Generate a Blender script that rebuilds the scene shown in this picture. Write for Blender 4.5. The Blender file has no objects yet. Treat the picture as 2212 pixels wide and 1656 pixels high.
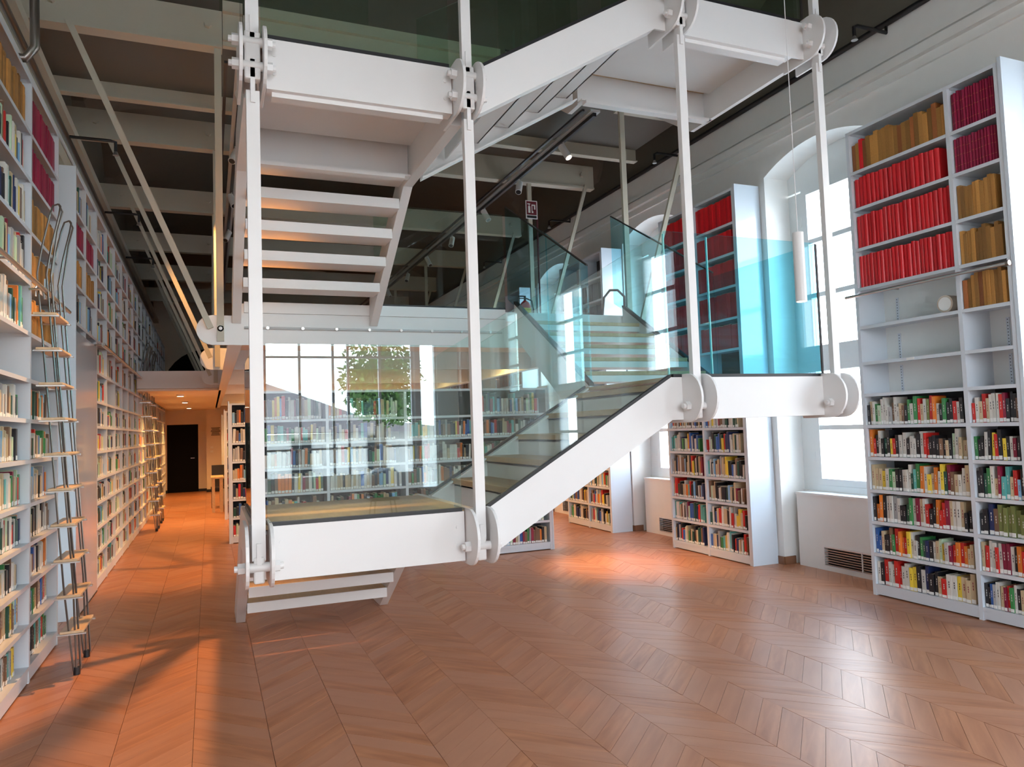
import bpy, math, random
from mathutils import Vector, Matrix
rnd = random.Random(7)
S = bpy.context.scene
C = S.collection
R = math.radians

# ------------------------------------------------------------------ camera
def cam_setup():
    yaw, pitch, roll, f = R(22.4215), R(3.374), R(-1.9474), 1590.0
    cy, sy, cp, sp = math.cos(yaw), math.sin(yaw), math.cos(pitch), math.sin(pitch)
    fw = Vector((sy*cp, cy*cp, sp)); r = Vector((cy, -sy, 0)); u = r.cross(fw)
    r2 = math.cos(roll)*r + math.sin(roll)*u
    u2 = -math.sin(roll)*r + math.cos(roll)*u
    m = Matrix((r2, u2, -fw)).transposed().to_4x4()
    m.translation = (0, 0, 1.6)
    cd = bpy.data.cameras.new('camera'); co = bpy.data.objects.new('camera', cd); C.objects.link(co)
    co.matrix_world = m
    cd.sensor_width = 36; cd.lens = 36*f/2212; cd.clip_start = 0.05; cd.clip_end = 500
    S.camera = co
cam_setup()

# ------------------------------------------------------------------ world, exposure
S.view_settings.view_transform = 'Standard'; S.view_settings.look = 'None'
S.view_settings.gamma = 1; S.view_settings.use_curve_mapping = False
S.view_settings.exposure = 0.20
S.cycles.max_bounces = 9; S.cycles.diffuse_bounces = 5; S.cycles.glossy_bounces = 4
S.cycles.transparent_max_bounces = 40; S.cycles.transmission_bounces = 6
S.cycles.sample_clamp_indirect = 8.0
S.cycles.use_denoising = True
SKY = 13.0
def world_setup():
    w = bpy.data.worlds.new('sky'); S.world = w; w.use_nodes = True
    nt = w.node_tree; nt.nodes.clear(); N = nt.nodes.new; L = nt.links.new
    out = N('ShaderNodeOutputWorld'); bg = N('ShaderNodeBackground'); L(bg.outputs[0], out.inputs[0])
    tc = N('ShaderNodeTexCoord'); sep = N('ShaderNodeSeparateXYZ'); L(tc.outputs['Generated'], sep.inputs[0])
    cr = N('ShaderNodeValToRGB'); L(sep.outputs[2], cr.inputs[0])
    cr.color_ramp.elements[0].position = 0.0; cr.color_ramp.elements[0].color = (.93, .97, 1, 1)
    cr.color_ramp.elements[1].position = 0.7; cr.color_ramp.elements[1].color = (.40, .66, 1.0, 1)
    nz = N('ShaderNodeTexNoise'); nz.inputs['Scale'].default_value = 3.2; nz.inputs['Detail'].default_value = 6
    L(tc.outputs['Generated'], nz.inputs[0])
    mr = N('ShaderNodeValToRGB'); mr.color_ramp.elements[0].position = .46; mr.color_ramp.elements[1].position = .62
    L(nz.outputs[0], mr.inputs[0])
    mx = N('ShaderNodeMixRGB'); L(mr.outputs[0], mx.inputs[0]); L(cr.outputs[0], mx.inputs[1]); mx.inputs[2].default_value = (1, 1, 1, 1)
    L(mx.outputs[0], bg.inputs[0]); bg.inputs[1].default_value = SKY
world_setup()

def lamp(name, kind, loc, target=None, energy=100, color=(1, 1, 1), size=(1, 1), spot=60, blend=.6, label=None):
    d = bpy.data.lights.new(name, kind); d.energy = energy; d.color = color
    if kind == 'AREA': d.shape = 'RECTANGLE'; d.size, d.size_y = size
    if kind == 'SPOT': d.spot_size = R(spot); d.spot_blend = blend; d.shadow_soft_size = size[0]
    if kind == 'POINT': d.shadow_soft_size = size[0]
    o = bpy.data.objects.new(name, d); C.objects.link(o); o.location = loc
    if target is not None:
        o.rotation_euler = (Vector(target)-Vector(loc)).to_track_quat('-Z', 'Y').to_euler()
    return o
def portal(loc, target, w, h):
    o = lamp('window_daylight', 'AREA', loc, target, 1, (1, 1, 1), (w, h)); o.data.cycles.is_portal = True
WARM = (1.0, .52, .18)

# window bays along the right wall (Y from, Y to)
NICHES = [(-4.4, -2.8), (-1.3, .3), (1.8, 3.4), (4.93, 6.42), (8.02, 9.5), (11.1, 12.6)]
for a, b in NICHES:
    portal((6.34, (a+b)/2, 2.5), (0, (a+b)/2, 2.5), 1.3, 3.5)
portal((1.4, -6.2, 2.7), (1.4, 0, 2.7), 6.4, 4.2)

# ------------------------------------------------------------------ materials
MAT = {}
def mat(name, col, rough=.5, metal=0, bump=0, nscale=20, var=0, emit=0, spec=.5, coat=0):
    if name in MAT: return MAT[name]
    m = bpy.data.materials.new(name); m.use_nodes = True
    nt = m.node_tree; N = nt.nodes.new; L = nt.links.new
    b = nt.nodes['Principled BSDF']
    b.inputs['Base Color'].default_value = (*col, 1); b.inputs['Roughness'].default_value = rough
    b.inputs['Metallic'].default_value = metal; b.inputs['Specular IOR Level'].default_value = spec
    b.inputs['Coat Weight'].default_value = coat
    if bump or var:
        tc = N('ShaderNodeTexCoord'); nz = N('ShaderNodeTexNoise'); nz.inputs['Scale'].default_value = nscale
        nz.inputs['Detail'].default_value = 4; L(tc.outputs['Object'], nz.inputs[0])
        if var:
            cr = N('ShaderNodeMixRGB'); L(nz.outputs[0], cr.inputs[0])
            cr.inputs[1].default_value = (*[c*(1-var) for c in col], 1); cr.inputs[2].default_value = (*[min(1, c*(1+var)) for c in col], 1)
            L(cr.outputs[0], b.inputs['Base Color'])
        if bump:
            bp = N('ShaderNodeBump'); bp.inputs['Strength'].default_value = bump; bp.inputs['Distance'].default_value = .004
            L(nz.outputs[0], bp.inputs['Height']); L(bp.outputs[0], b.inputs['Normal'])
    if emit:
        b.inputs['Emission Color'].default_value = (*col, 1); b.inputs['Emission Strength'].default_value = emit
    MAT[name] = m; return m
def glassmat(name, tint, ior=1.5, gain=1.0):
    m = bpy.data.materials.new(name); m.use_nodes = True; MAT[name] = m
    nt = m.node_tree; nt.nodes.clear(); N = nt.nodes.new; L = nt.links.new
    o = N('ShaderNodeOutputMaterial'); t = N('ShaderNodeBsdfTransparent'); t.inputs[0].default_value = (*tint, 1)
    g = N('ShaderNodeBsdfGlossy'); g.inputs['Roughness'].default_value = 0.0; g.inputs[0].default_value = (1, 1, 1, 1)
    ge = N('ShaderNodeNewGeometry'); dt = N('ShaderNodeVectorMath'); dt.operation = 'DOT_PRODUCT'
    L(ge.outputs['Incoming'], dt.inputs[0]); L(ge.outputs['Normal'], dt.inputs[1])
    def M(op, a, b):
        n = N('ShaderNodeMath'); n.operation = op; n.use_clamp = op != 'ABSOLUTE'
        for i, v in enumerate((a, b)):
            if v is None: continue
            if isinstance(v, (int, float)): n.inputs[i].default_value = v
            else: L(v, n.inputs[i])
        return n.outputs[0]
    f0 = ((ior-1)/(ior+1))**2*gain                        # Schlick reflectance, the same from both sides of a face
    c = M('SUBTRACT', 1.0, M('ABSOLUTE', dt.outputs['Value'], None))
    mo = M('ADD', M('MULTIPLY', M('POWER', c, 5.0), 1-f0), f0); mu = mo.node
    mx = N('ShaderNodeMixShader'); L(mu.outputs[0], mx.inputs[0]); L(t.outputs[0], mx.inputs[1]); L(g.outputs[0], mx.inputs[2])
    L(mx.outputs[0], o.inputs[0]); return m
def woodmat(name, c1, c2, c3, rough=.4, scale=(14, 2, 14), rnds=True, rot=None):
    m = bpy.data.materials.new(name); m.use_nodes = True; MAT[name] = m
    nt = m.node_tree; N = nt.nodes.new; L = nt.links.new; b = nt.nodes['Principled BSDF']
    tc = N('ShaderNodeTexCoord'); mp = N('ShaderNodeMapping'); L(tc.outputs['Object'], mp.inputs[0])
    if rot is not None:
        m0 = N('ShaderNodeMapping'); m0.inputs['Rotation'].default_value = (0, 0, R(rot)); L(tc.outputs['Object'], m0.inputs[0]); L(m0.outputs[0], mp.inputs[0])
    mp.inputs['Scale'].default_value = scale
    nz = N('ShaderNodeTexNoise'); nz.inputs['Scale'].default_value = 2.2; nz.inputs['Detail'].default_value = 6; nz.inputs['Distortion'].default_value = .4
    L(mp.outputs[0], nz.inputs['Vector'])
    mx = N('ShaderNodeMixRGB'); mx.inputs[1].default_value = (*c1, 1); mx.inputs[2].default_value = (*c2, 1)
    cr = N('ShaderNodeValToRGB'); cr.color_ramp.elements[0].position = .25; cr.color_ramp.elements[1].position = .75
    L(nz.outputs[0], cr.inputs[0]); L(cr.outputs[0], mx.inputs[0])
    last = mx.outputs[0]
    if rnds:
        oi = N('ShaderNodeObjectInfo'); ge = N('ShaderNodeNewGeometry')
        ad = N('ShaderNodeMath'); ad.operation = 'ADD'; L(oi.outputs['Random'], ad.inputs[0]); L(ge.outputs['Random Per Island'], ad.inputs[1])
        fr = N('ShaderNodeMath'); fr.operation = 'FRACT'; L(ad.outputs[0], fr.inputs[0])
        wv = N('ShaderNodeVectorMath'); wv.operation = 'ADD'; L(mp.outputs[0], wv.inputs[0]); L(ad.outputs[0], wv.inputs[1]); L(wv.outputs[0], nz.inputs['Vector'])
        m2 = N('ShaderNodeMixRGB'); m2.inputs[2].default_value = (*c3, 1); L(last, m2.inputs[1])
        mm = N('ShaderNodeMath'); mm.operation = 'MULTIPLY'; mm.inputs[1].default_value = .85; L(fr.outputs[0], mm.inputs[0]); L(mm.outputs[0], m2.inputs[0])
        last = m2.outputs[0]
    L(last, b.inputs['Base Color']); b.inputs['Roughness'].default_value = rough
    bp = N('ShaderNodeBump'); bp.inputs['Strength'].default_value = .12; bp.inputs['Distance'].default_value = .002
    L(nz.outputs[0], bp.inputs['Height']); L(bp.outputs[0], b.inputs['Normal'])
    return m

steel = mat('white painted steel', (.76, .74, .725), .38, bump=.05, nscale=6, var=.02)
case_m = mat('white enamelled shelf metal', (.68, .72, .77), .3)
panel_m = mat('white lacquered panel', (.66, .73, .80), .16, coat=.4)
wall_m = mat('white plaster', (.80, .79, .76), .85, bump=.15, nscale=9, var=.03)
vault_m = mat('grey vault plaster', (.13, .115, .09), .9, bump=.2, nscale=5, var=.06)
beam_m = mat('beige painted steel', (.50, .46, .37), .5)
caseback_shade_m = mat('case back darkened for shade', (.05, .05, .055), .7)  # near-black colour paints the shade behind the books into the back panels
black_m = mat('black rubber', (.012, .012, .014), .45)
dark_m = mat('dark bronze steel', (.05, .045, .045), .35, metal=.6)
chrome = mat('brushed steel', (.55, .54, .53), .28, metal=.9)
tube_m = mat('dark steel tube', (.22, .19, .17), .3, metal=.85)
board_m = mat('gallery grey board', (.55, .56, .56), .6)
door_m = mat('matt black door', (.004, .0035, .004), .6, spec=.1)
bbase_m = mat('brown skirting', (.22, .10, .05), .5)
frame_m = mat('pale grey window timber', (.80, .84, .84), .4)
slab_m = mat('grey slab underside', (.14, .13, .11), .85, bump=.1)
warmwall = mat('warm white wall', (.80, .72, .62), .8)
red_m = mat('extinguisher red', (.65, .02, .02), .3)
yellow_m = mat('yellow card', (.9, .62, .03), .6)
paper_m = mat('page block paper', (.72, .66, .52), .9)
sticker_m = mat('white paper sticker', (.86, .85, .82), .7)
plastic_m = mat('clear crumpled plastic', (.75, .78, .82), .2, bump=.8, nscale=14)
lamp_on = mat('lit lamp diffuser', (1.0, .72, .42), .5, emit=9)
lens_m = mat('spot lamp lens', (1.0, .85, .6), .5, emit=1.5)
tree_m = mat('mottled green foliage', (.10, .20, .04), .7, var=.5, nscale=3)  # leaf green with random tone variation
bark_m = mat('bark', (.12, .08, .05), .9)
roof_m = mat('roof tiles grey brown', (.30, .25, .25), .8, var=.3, nscale=2)
ground_m = mat('pale gravel', (.55, .53, .48), .9)
facade_m = mat('far pale facade', (.65, .62, .58), .9)
PQ = ((.31, .105, .042), (.58, .25, .12), (.47, .22, .13), .36, (1.1, 7, 7), True)
parquet = woodmat('parquet oak', *PQ, rot=-45); parquet_b = woodmat('parquet oak mirrored', *PQ, rot=45)
treadw = woodmat('stair oak', (.42, .27, .13), (.55, .37, .19), (.5, .3, .15), .4, rnds=False)
birch = woodmat('ladder birch', (.60, .42, .24), (.72, .55, .36), (.6, .4, .2), .4, rnds=False)
sub_m = mat('dark joint bed', (.10, .055, .035), .8)
glass_a = glassmat('clear stair glass', (.885, .965, .955), 1.7, 1.0)
glass_b = glassmat('blue green stair glass', (.70, .93, .975), 1.5, .45)
glass_g = glassmat('green stair glass', (.84, .93, .88), 1.5, .9)
glass_w = glassmat('window glass', (.97, .985, .99), 1.45, .6)
glass_e = mat('glass edge aqua', (.25, .72, .72), .15)

# ------------------------------------------------------------------ builders
def base(o):
    while o.parent: o = o.parent
    return Vector(o.location)
class MB:
    def __init__(s): s.v = []; s.f = []; s.mi = []; s.cur = 0
    def add(s, vs, fs):
        n = len(s.v); s.v += [tuple(p) for p in vs]
        s.f += [tuple(i+n for i in f) for f in fs]; s.mi += [s.cur]*len(fs); return s
    def box(s, x0, x1, y0, y1, z0, z1):
        x0, x1 = sorted((x0, x1)); y0, y1 = sorted((y0, y1)); z0, z1 = sorted((z0, z1))
        return s.add([(x0,y0,z0),(x1,y0,z0),(x1,y1,z0),(x0,y1,z0),(x0,y0,z1),(x1,y0,z1),(x1,y1,z1),(x0,y1,z1)],
                     [(0,3,2,1),(4,5,6,7),(0,1,5,4),(1,2,6,5),(2,3,7,6),(3,0,4,7)])
    def prism(s, pts, axis, a, b):
        """polygon pts (2-D) extruded from a to b along axis; X: pts=(y,z)  Y: pts=(x,z)  Z: pts=(x,y)"""
        def P(p, t): return {'X': (t, p[0], p[1]), 'Y': (p[0], t, p[1]), 'Z': (p[0], p[1], t)}[axis]
        n = len(pts); vs = [P(p, a) for p in pts]+[P(p, b) for p in pts]
        fs = [tuple(range(n)), tuple(range(2*n-1, n-1, -1))]+[(i, i+n, (i+1) % n+n, (i+1) % n) for i in range(n)]
        return s.add(vs, fs)
    def tube(s, pts, r, n=8, cap=True):
        pts = [Vector(p) for p in pts]; rings = []
        for i, p in enumerate(pts):
            d = (pts[min(i+1, len(pts)-1)]-pts[max(i-1, 0)]).normalized()
            a = d.orthogonal().normalized() if i == 0 else (a-d*a.dot(d)).normalized()
            b = d.cross(a); rr = r[i] if isinstance(r, (list, tuple)) else r
            rings.append([p+rr*(math.cos(2*math.pi*k/n)*a+math.sin(2*math.pi*k/n)*b) for k in range(n)])
        vs = [v for q in rings for v in q]; fs = []
        for i in range(len(pts)-1):
            for k in range(n): fs.append((i*n+k, i*n+(k+1) % n, (i+1)*n+(k+1) % n, (i+1)*n+k))
        if cap: fs += [tuple(range(n-1, -1, -1)), tuple(range((len(pts)-1)*n, len(pts)*n))]
        return s.add(vs, fs)
    def bar(s, a, b, w, h, up=(0, 0, 1)):
        a = Vector(a); b = Vector(b); d = (b-a).normalized(); u = Vector(up); u = (u-d*u.dot(d)).normalized(); r = d.cross(u)
        q = [(-w/2, -h/2), (w/2, -h/2), (w/2, h/2), (-w/2, h/2)]
        vs = [a+r*x+u*y for x, y in q]+[b+r*x+u*y for x, y in q]
        return s.add(vs, [(3,2,1,0),(4,5,6,7),(0,1,5,4),(1,2,6,5),(2,3,7,6),(3,0,4,7)])
    def build(s, name, m, parent=None, smooth=False, bevel=0, **props):
        me = bpy.data.meshes.new(name); off = base(parent) if parent else Vector((0, 0, 0))
        me.from_pydata([(v[0]-off.x, v[1]-off.y, v[2]-off.z) for v in s.v], [], s.f)
        for mm in (m if isinstance(m, (list, tuple)) else [m]): me.materials.append(mm)
        if any(s.mi): me.polygons.foreach_set('material_index', s.mi)
        if smooth: me.polygons.foreach_set('use_smooth', [True]*len(s.f))
        me.validate(); me.update()
        import bmesh
        bm = bmesh.new(); bm.from_mesh(me); bmesh.ops.recalc_face_normals(bm, faces=bm.faces); bm.to_mesh(me); bm.free()
        o = bpy.data.objects.new(name, me); C.objects.link(o)
        if parent: o.parent = parent
        if bevel:
            bv = o.modifiers.new('bevel', 'BEVEL'); bv.width = bevel; bv.segments = 2; bv.limit_method = 'ANGLE'
        if smooth:
            me.set_sharp_from_angle(angle=R(40))
        for k, v in props.items(): o[k] = v
        return o
SEEN = {}
def tag(o, label, cat, group=None, kind=None):
    assert 4 <= len(label.split()) <= 16, label
    o['label'] = label; o['category'] = cat
    if group: o['group'] = group
    if kind: o['kind'] = kind
    return o
def thing(name, label, cat, loc, group=None):
    o = bpy.data.objects.new(name, None); C.objects.link(o); o.location = loc; o.empty_display_size = .1
    return tag(o, label, cat, group)
def struct(mb, name, m, parent=None, **k):
    o = mb.build(name, m, parent, **k)
    if not parent: o['kind'] = 'structure'
    return o
def box(name, m, x0, x1, y0, y1, z0, z1, parent=None, **k): return MB().box(x0, x1, y0, y1, z0, z1).build(name, m, parent, **k)
def dup(root, loc, label=None, group=None, rz=None):
    r = root.copy(); C.objects.link(r); r.location = loc
    if rz is not None: r.rotation_euler = (0, 0, rz)
    if label: r['label'] = label
    if group: r['group'] = group
    for ch in list(root.children):
        c = ch.copy(); C.objects.link(c); c.parent = r
        for g in ch.children:
            d = g.copy(); C.objects.link(d); d.parent = c
    return r

# ------------------------------------------------------------------ floor: chevron parquet
XW0, XW1, YB, YE = -1.5, 5.82, -6.0, 24.0
floor = struct(MB().box(XW0-.3, XW1+.7, YB-.3, YE+2.2, -.16, -.02), 'floor', sub_m)
def floor_build():
    W, P, T = .377, .155, .02
    g = .0012
    meshes = []
    for sgn in (-1, 1):
        m = MB(); y0 = 0 if sgn > 0 else W*.98; y1 = W*.98 if sgn > 0 else 0
        m.prism([(g, y0+g), (W-g, y1+g), (W-g, y1+P-g), (g, y0+P-g)], 'Z', -T, 0)
        o = m.build('plank', parquet if sgn > 0 else parquet_b, floor); meshes.append(o.data); bpy.data.objects.remove(o)
    f = 1590.0; M = S.camera.matrix_world.inverted()
    cells = []
    for i in range(-3, 20):
        x0 = -.47+W*i; sgn = 0 if (i % 2) else 1          # strip [.66,1.03] (i=3) rises, [.28,.66] (i=2) falls
        for j in range(-42, 156):
            y0 = P*j
            if x0 < XW0-.3 or x0 > XW1+.2 or y0 > YE: continue
            p = M @ Vector((x0+W/2, y0+W/2+P/2, 0))
            area = -1
            if p.z < -.3:
                px = f*p.x/-p.z; py = f*p.y/-p.z
                if abs(px) < 1190 and abs(py) < 900: area = 1/(-p.z)**3
            cells.append((area, x0, y0, sgn))
    cells.sort(key=lambda c: -c[0])
    rest = MB()
    for k, (a, x0, y0, sgn) in enumerate(cells):
        me = meshes[sgn]
        if k < 300:
            o = bpy.data.objects.new('plank', me); C.objects.link(o); o.parent = floor
            o.location = (x0, y0, rnd.uniform(-.0006, .0006))
        else:
            dz = rnd.uniform(-.0006, .0006)
            rest.cur = 0 if sgn else 1
            rest.add([(v.co.x+x0, v.co.y+y0, v.co.z+dz) for v in me.vertices], [tuple(p.vertices) for p in me.polygons])
    rest.build('planks', [parquet, parquet_b], floor, kind='stuff')
floor_build()

# ------------------------------------------------------------------ walls
def arch_z(t, zs, zt):                                    # t in -1..1
    return zs+(zt-zs)*(1-t*t)
def wall_right():
    m = MB(); y = YB; TOP = 5.19; X0, X1 = 5.8, 6.45
    for a, b in NICHES:
        m.box(X0, X1, y, a, 0, TOP)
        n = 14
        for k in range(n):
            ya = a+(b-a)*k/n; yb = a+(b-a)*(k+1)/n
            za = arch_z(2*k/n-1, 4.30, 4.49); zb = arch_z(2*(k+1)/n-1, 4.30, 4.49)
            m.prism([(ya, za), (yb, zb), (yb, TOP), (ya, TOP)], 'X', X0, X1)
        m.box(6.12, X1, a, b, 0, .8)
        y = b
    m.box(X0, X1, y, YE+.3, 0, TOP)
    w = struct(m, 'wall_right', wall_m)
    box('upper_wall', vault_m, X0, X1, YB, YE+.3, 5.19, 7.3, w)
    # cornice mouldings and the wall skirting
    for i, (z0, z1, d) in enumerate(((4.62, 4.66, .03), (4.72, 4.80, .06), (4.84, 4.88, .03))):
        MB().box(5.8-d, 5.8, YB, YE, z0, z1).build('moulding', wall_m, w)
    b = MB(); y = YB
    for a, c in NICHES:
        b.box(5.785, 5.8, y, a, 0, .085); b.box(5.785, 5.95, a-.015, a, 0, .085); b.box(5.8, 5.95, c-.0, c+.0, 0, .085); y = c
    b.box(5.785, 5.8, y, YE, 0, .085)
    for a, c in NICHES: b.box(5.8, 5.95, c-.014, c, 0, .085)
    struct(b, 'baseboard_right', bbase_m)
wall_right()
def wall_left():
    m = MB(); m.box(-1.8, -1.5, YB, 6.95, 0, 5.19).box(-1.8, -1.5, 7.72, YE+.3, 0, 5.19).box(-1.8, -1.5, 6.95, 7.72, 2.6, 5.19)
    m.box(-2.6, -2.5, 6.0, 8.6, 0, 2.8).box(-2.5, -1.8, 6.0, 6.1, 0, 2.8).box(-2.5, -1.8, 8.5, 8.6, 0, 2.8).box(-2.5, -1.8, 6, 8.6, 2.7, 2.8)
    w = struct(m, 'wall_left', wall_m)
    box('upper_wall', vault_m, -1.8, -1.5, YB, YE+.3, 5.19, 7.3, w)
    for z0, z1, d in ((4.30, 4.36, .05), (4.55, 4.70, .10), (5.02, 5.12, .14)):
        MB().box(-1.5, -1.5+d, YB, YE, z0, z1).build('moulding', beam_m, w)
wall_left()
def wall_far():
    m = MB(); Y = YE
    m.box(-1.8, -1.16, Y, Y+.3, 0, 7.3).box(-.31, 6.5, Y, Y+.3, 0, 7.3).box(-1.16, -.31, Y, Y+.3, 2.0, 7.3)
    m.box(-.08, .5, Y-.5, Y, 0, 6.2)
    w = struct(m, 'wall_far', warmwall)
    a = [(-1.3+1.25*(1-math.cos(math.pi*k/16))/1, 2.9+1.35*math.sin(math.pi*k/16)) for k in range(17)]
    MB().prism(a, 'Y', Y-.03, Y-.005).build('arched_opening', door_m, w)
    d = struct(MB().box(-1.16, -.31, Y+.04, Y+.3, -.02, 2.0), 'door_1', door_m)
    MB().tube([(-.42, Y+.03, 1.0), (-.42, Y-.02, 1.0), (-.52, Y-.02, 1.0)], .012).build('door_handle', chrome, d, smooth=True)
    struct(MB().box(-.31, -.08, Y-.014, Y, 0, .08).box(-.09, .5, Y-.514, Y-.5, 0, .08).box(-1.5, -1.16, Y-.014, Y, 0, .08), 'baseboard_far', black_m)
    sg = thing('wall_notice', 'small pale notice with dark lines on the wall beside the far black door', 'sign', (.08, Y-.51, 1.7))
    box('notice_board', warmwall, .0, .34, Y-.512, Y-.502, 1.62, 1.90, sg)
    t = MB()
    for k in range(7):
        wd = rnd.uniform(.2, .3); t.box(.17-wd/2, .17+wd/2, Y-.515, Y-.5125, 1.65+k*.035, 1.667+k*.035)
    t.build('printed_lines', black_m, sg, kind='stuff')
    for k in range(2):
        s2 = box('light_switch', sticker_m, .02, .10, Y-.515, Y-.501, 1.27-k*.12, 1.33-k*.12)
        tag(s2, ('upper' if k == 0 else 'lower')+' white wall switch below the notice at the corridor end', 'switch')
wall_far()
def wall_near():
    m = MB(); Y = YB; H = 7.3
    XS = (-1.3, 3.84); m.box(-1.8, XS[0], Y-.3, Y, 0, H).box(XS[0], XS[1], Y-.3, Y, 0, .7).box(XS[0], XS[1], Y-.3, Y, 5.0, H)
    m.box(3.84, 3.94, Y-.3, Y, 0, H).box(3.94, 4.30, Y-.3, Y, 0, .45).box(3.94, 4.30, Y-.3, Y, 4.4, H).box(4.30, 6.45, Y-.3, Y, 0, H)
    struct(m, 'wall_near', wall_m)
    w = struct(MB().box(-1.3, 3.84, Y-.14, Y-.06, .7, .78).box(-1.3, 3.84, Y-.14, Y-.06, 4.93, 5.0), 'window_6', frame_m)
    xs = [-1.28, -.92, -.29, .34, .97, 1.60, 2.23, 2.52, 3.14, 3.80]
    for x in xs: box('mullion', frame_m, x-.022, x+.022, Y-.14, Y-.06, .78, 4.93, w)
    for z in (1.3, 3.07): box('transom', frame_m, -1.3, 3.84, Y-.13, Y-.07, z-.02, z+.02, w)
    for i in range(len(xs)-1): box('pane', glass_w, xs[i]+.02, xs[i+1]-.02, Y-.105, Y-.095, .78, 4.93, w)
    w2 = struct(MB().box(3.94, 3.97, Y-.14, Y-.06, .45, 4.4).box(4.27, 4.30, Y-.14, Y-.06, .45, 4.4), 'window_7', frame_m)
    box('pane', glass_w, 3.97, 4.27, Y-.105, Y-.095, .45, 4.4, w2)
wall_near()

# vaulted ceiling with lunettes
def vault():
    cx = 2.15; nx, ny = 56, 190; vs = []; Y0, Y1 = YB-.3, YE+.3; per = 3.1
    for j in range(ny+1):
        y = Y0+(Y1-Y0)*j/ny
        for i in range(nx+1):
            x = -1.8+(6.2+1.8)*i/nx
            t = (x-cx)/3.68; z = 5.22+1.7*math.sqrt(max(0, 1-t*t))
            dy = ((y-5.67+per/2) % per)-per/2; u = dy/1.32
            if abs(u) < 1:
                z2 = 5.22+1.15*math.sqrt(1-u*u); z = max(z, z2)
            vs.append((x, y, z))
    fs = [(j*(nx+1)+i, j*(nx+1)+i+1, (j+1)*(nx+1)+i+1, (j+1)*(nx+1)+i) for j in range(ny) for i in range(nx)]
    c = MB().add(vs, fs); o = struct(c, 'ceiling', vault_m)
    sm = o.modifiers.new('thick', 'SOLIDIFY'); sm.thickness = .15; sm.offset = 1
    for p in o.data.polygons: p.use_smooth = True
    o.data.set_sharp_from_angle(angle=R(25))
vault()

# ------------------------------------------------------------------ windows of the right wall
def right_window(k, a, b):
    W = MB(); y0, y1 = a+.2, b-.2; X = 6.14; zb, zt = .8, 4.44
    def az(y): return arch_z((y-a)/(b-a)*2-1, 4.30, 4.49)
    n = 10; pts = [(a, .8), (b, .8)]+[(b-(b-a)*i/n, az(b-(b-a)*i/n)) for i in range(n+1)]
    # frame infill round the casement: jambs, head, transom
    W.box(X, X+.09, a, y0, .8, 4.1).box(X, X+.09, y1, b, .8, 4.1).box(X-.02, X+.09, y0, y1, .8, .86)
    for i in range(n):
        ya, yb = a+(b-a)*i/n, a+(b-a)*(i+1)/n
        W.prism([(ya, 4.12), (yb, 4.12), (yb, az(yb)), (ya, az(ya))], 'X', X, X+.09)
    W.box(X-.02, X+.09, y0, y1, 2.16, 2.30)
    w = struct(W, 'window_%d' % k, frame_m)
    for (z0, z1) in ((.86, 2.16), (2.30, 4.12)):
        zz = [z0, (z0+z1)/2-.03, z1] if z1 < 3 else [z0, z0+.62, z0+1.22, z1]
        s = MB().box(X-.015, X+.06, y0, y0+.075, z0, z1).box(X-.015, X+.06, y1-.075, y1, z0, z1)
        s.box(X-.015, X+.06, y0+.075, y1-.075, z0, z0+.07).box(X-.015, X+.06, y0+.075, y1-.075, z1-.07, z1)
        for z in zz[1:-1]: s.box(X-.01, X+.05, y0+.075, y1-.075, z-.025, z+.025)
        c = s.build('casement', frame_m, w)
        for i in range(len(zz)-1):
            box('pane', glass_w, X+.02, X+.028, y0+.07, y1-.07, zz[i]+.03, zz[i+1]-.03, c)
        zh = 1.35 if z0 < 2 else 2.80
        h = MB().tube([(X-.015, y0+.04, zh), (X-.06, y0+.04, zh)], .011).tube([(X-.06, y0+.04, zh+.005), (X-.06, y0+.04, zh-.13)], .009)
        h.box(X-.022, X-.015, y0+.02, y0+.06, zh-.05, zh+.04); h.build('handle', chrome, c, smooth=True)
    for i in range(2):
        MB().tube([(X-.01, y1+.005, 1.1+i*2.6), (X-.01, y1+.005, 1.22+i*2.6)], .012).build('hinge', frame_m, w, smooth=True)
names = ['at the right edge behind the viewer', 'behind the viewer', 'beside the viewer']
for k, (a, b) in enumerate(NICHES):
    right_window(k+8 if k < 3 else k-2, a, b)
def radiator(a, b, label):
    r = thing('radiator_cover', label, 'radiator cover', (5.95, (a+b)/2, 0), 'white radiator covers under the windows')
    m = MB(); vy0, vy1 = a+.06, b-.36; z0, z1 = .05, .245
    X0, X1 = 5.93, 6.12
    m.box(X0, X1, a, b, .0, z0).box(X0, X1, a, b, z1, .765).box(X0, X1, a, vy0, z0, z1).box(X0, X1, vy1, b, z0, z1)
    m.build('panel', wall_m, r)
    box('top_board', wall_m, 5.915, 6.14, a, b, .765, .79, r)
    box('dark_cavity', black_m, 5.975, 5.985, vy0, vy1, z0, z1, r)
    fm = MB().box(5.922, 5.932, vy0-.01, vy1+.01, z1-.004, z1+.008).box(5.922, 5.932, vy0-.01, vy1+.01, z0-.008, z0+.004)
    for y in (vy0-.01, (vy0+vy1)/2-.006, vy1-.002): fm.box(5.922, 5.932, y, y+.012, z0, z1)
    gv = fm.build('vent_frame', steel, r)
    n = 8
    for i in range(n):
        z = z0+.012+(z1-z0-.02)*i/(n-1)
        box('slat', chrome, 5.926, 5.95, vy0, vy1, z-.004, z+.004, gv)
radiator(4.95, 6.33, 'white radiator cover with a slotted vent beside the large red-volume bookcase')
radiator(8.03, 9.38, 'white radiator cover between the middle and the far right bookcases')
radiator(11.15, 12.5, 'far white radiator cover under the third window')

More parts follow.
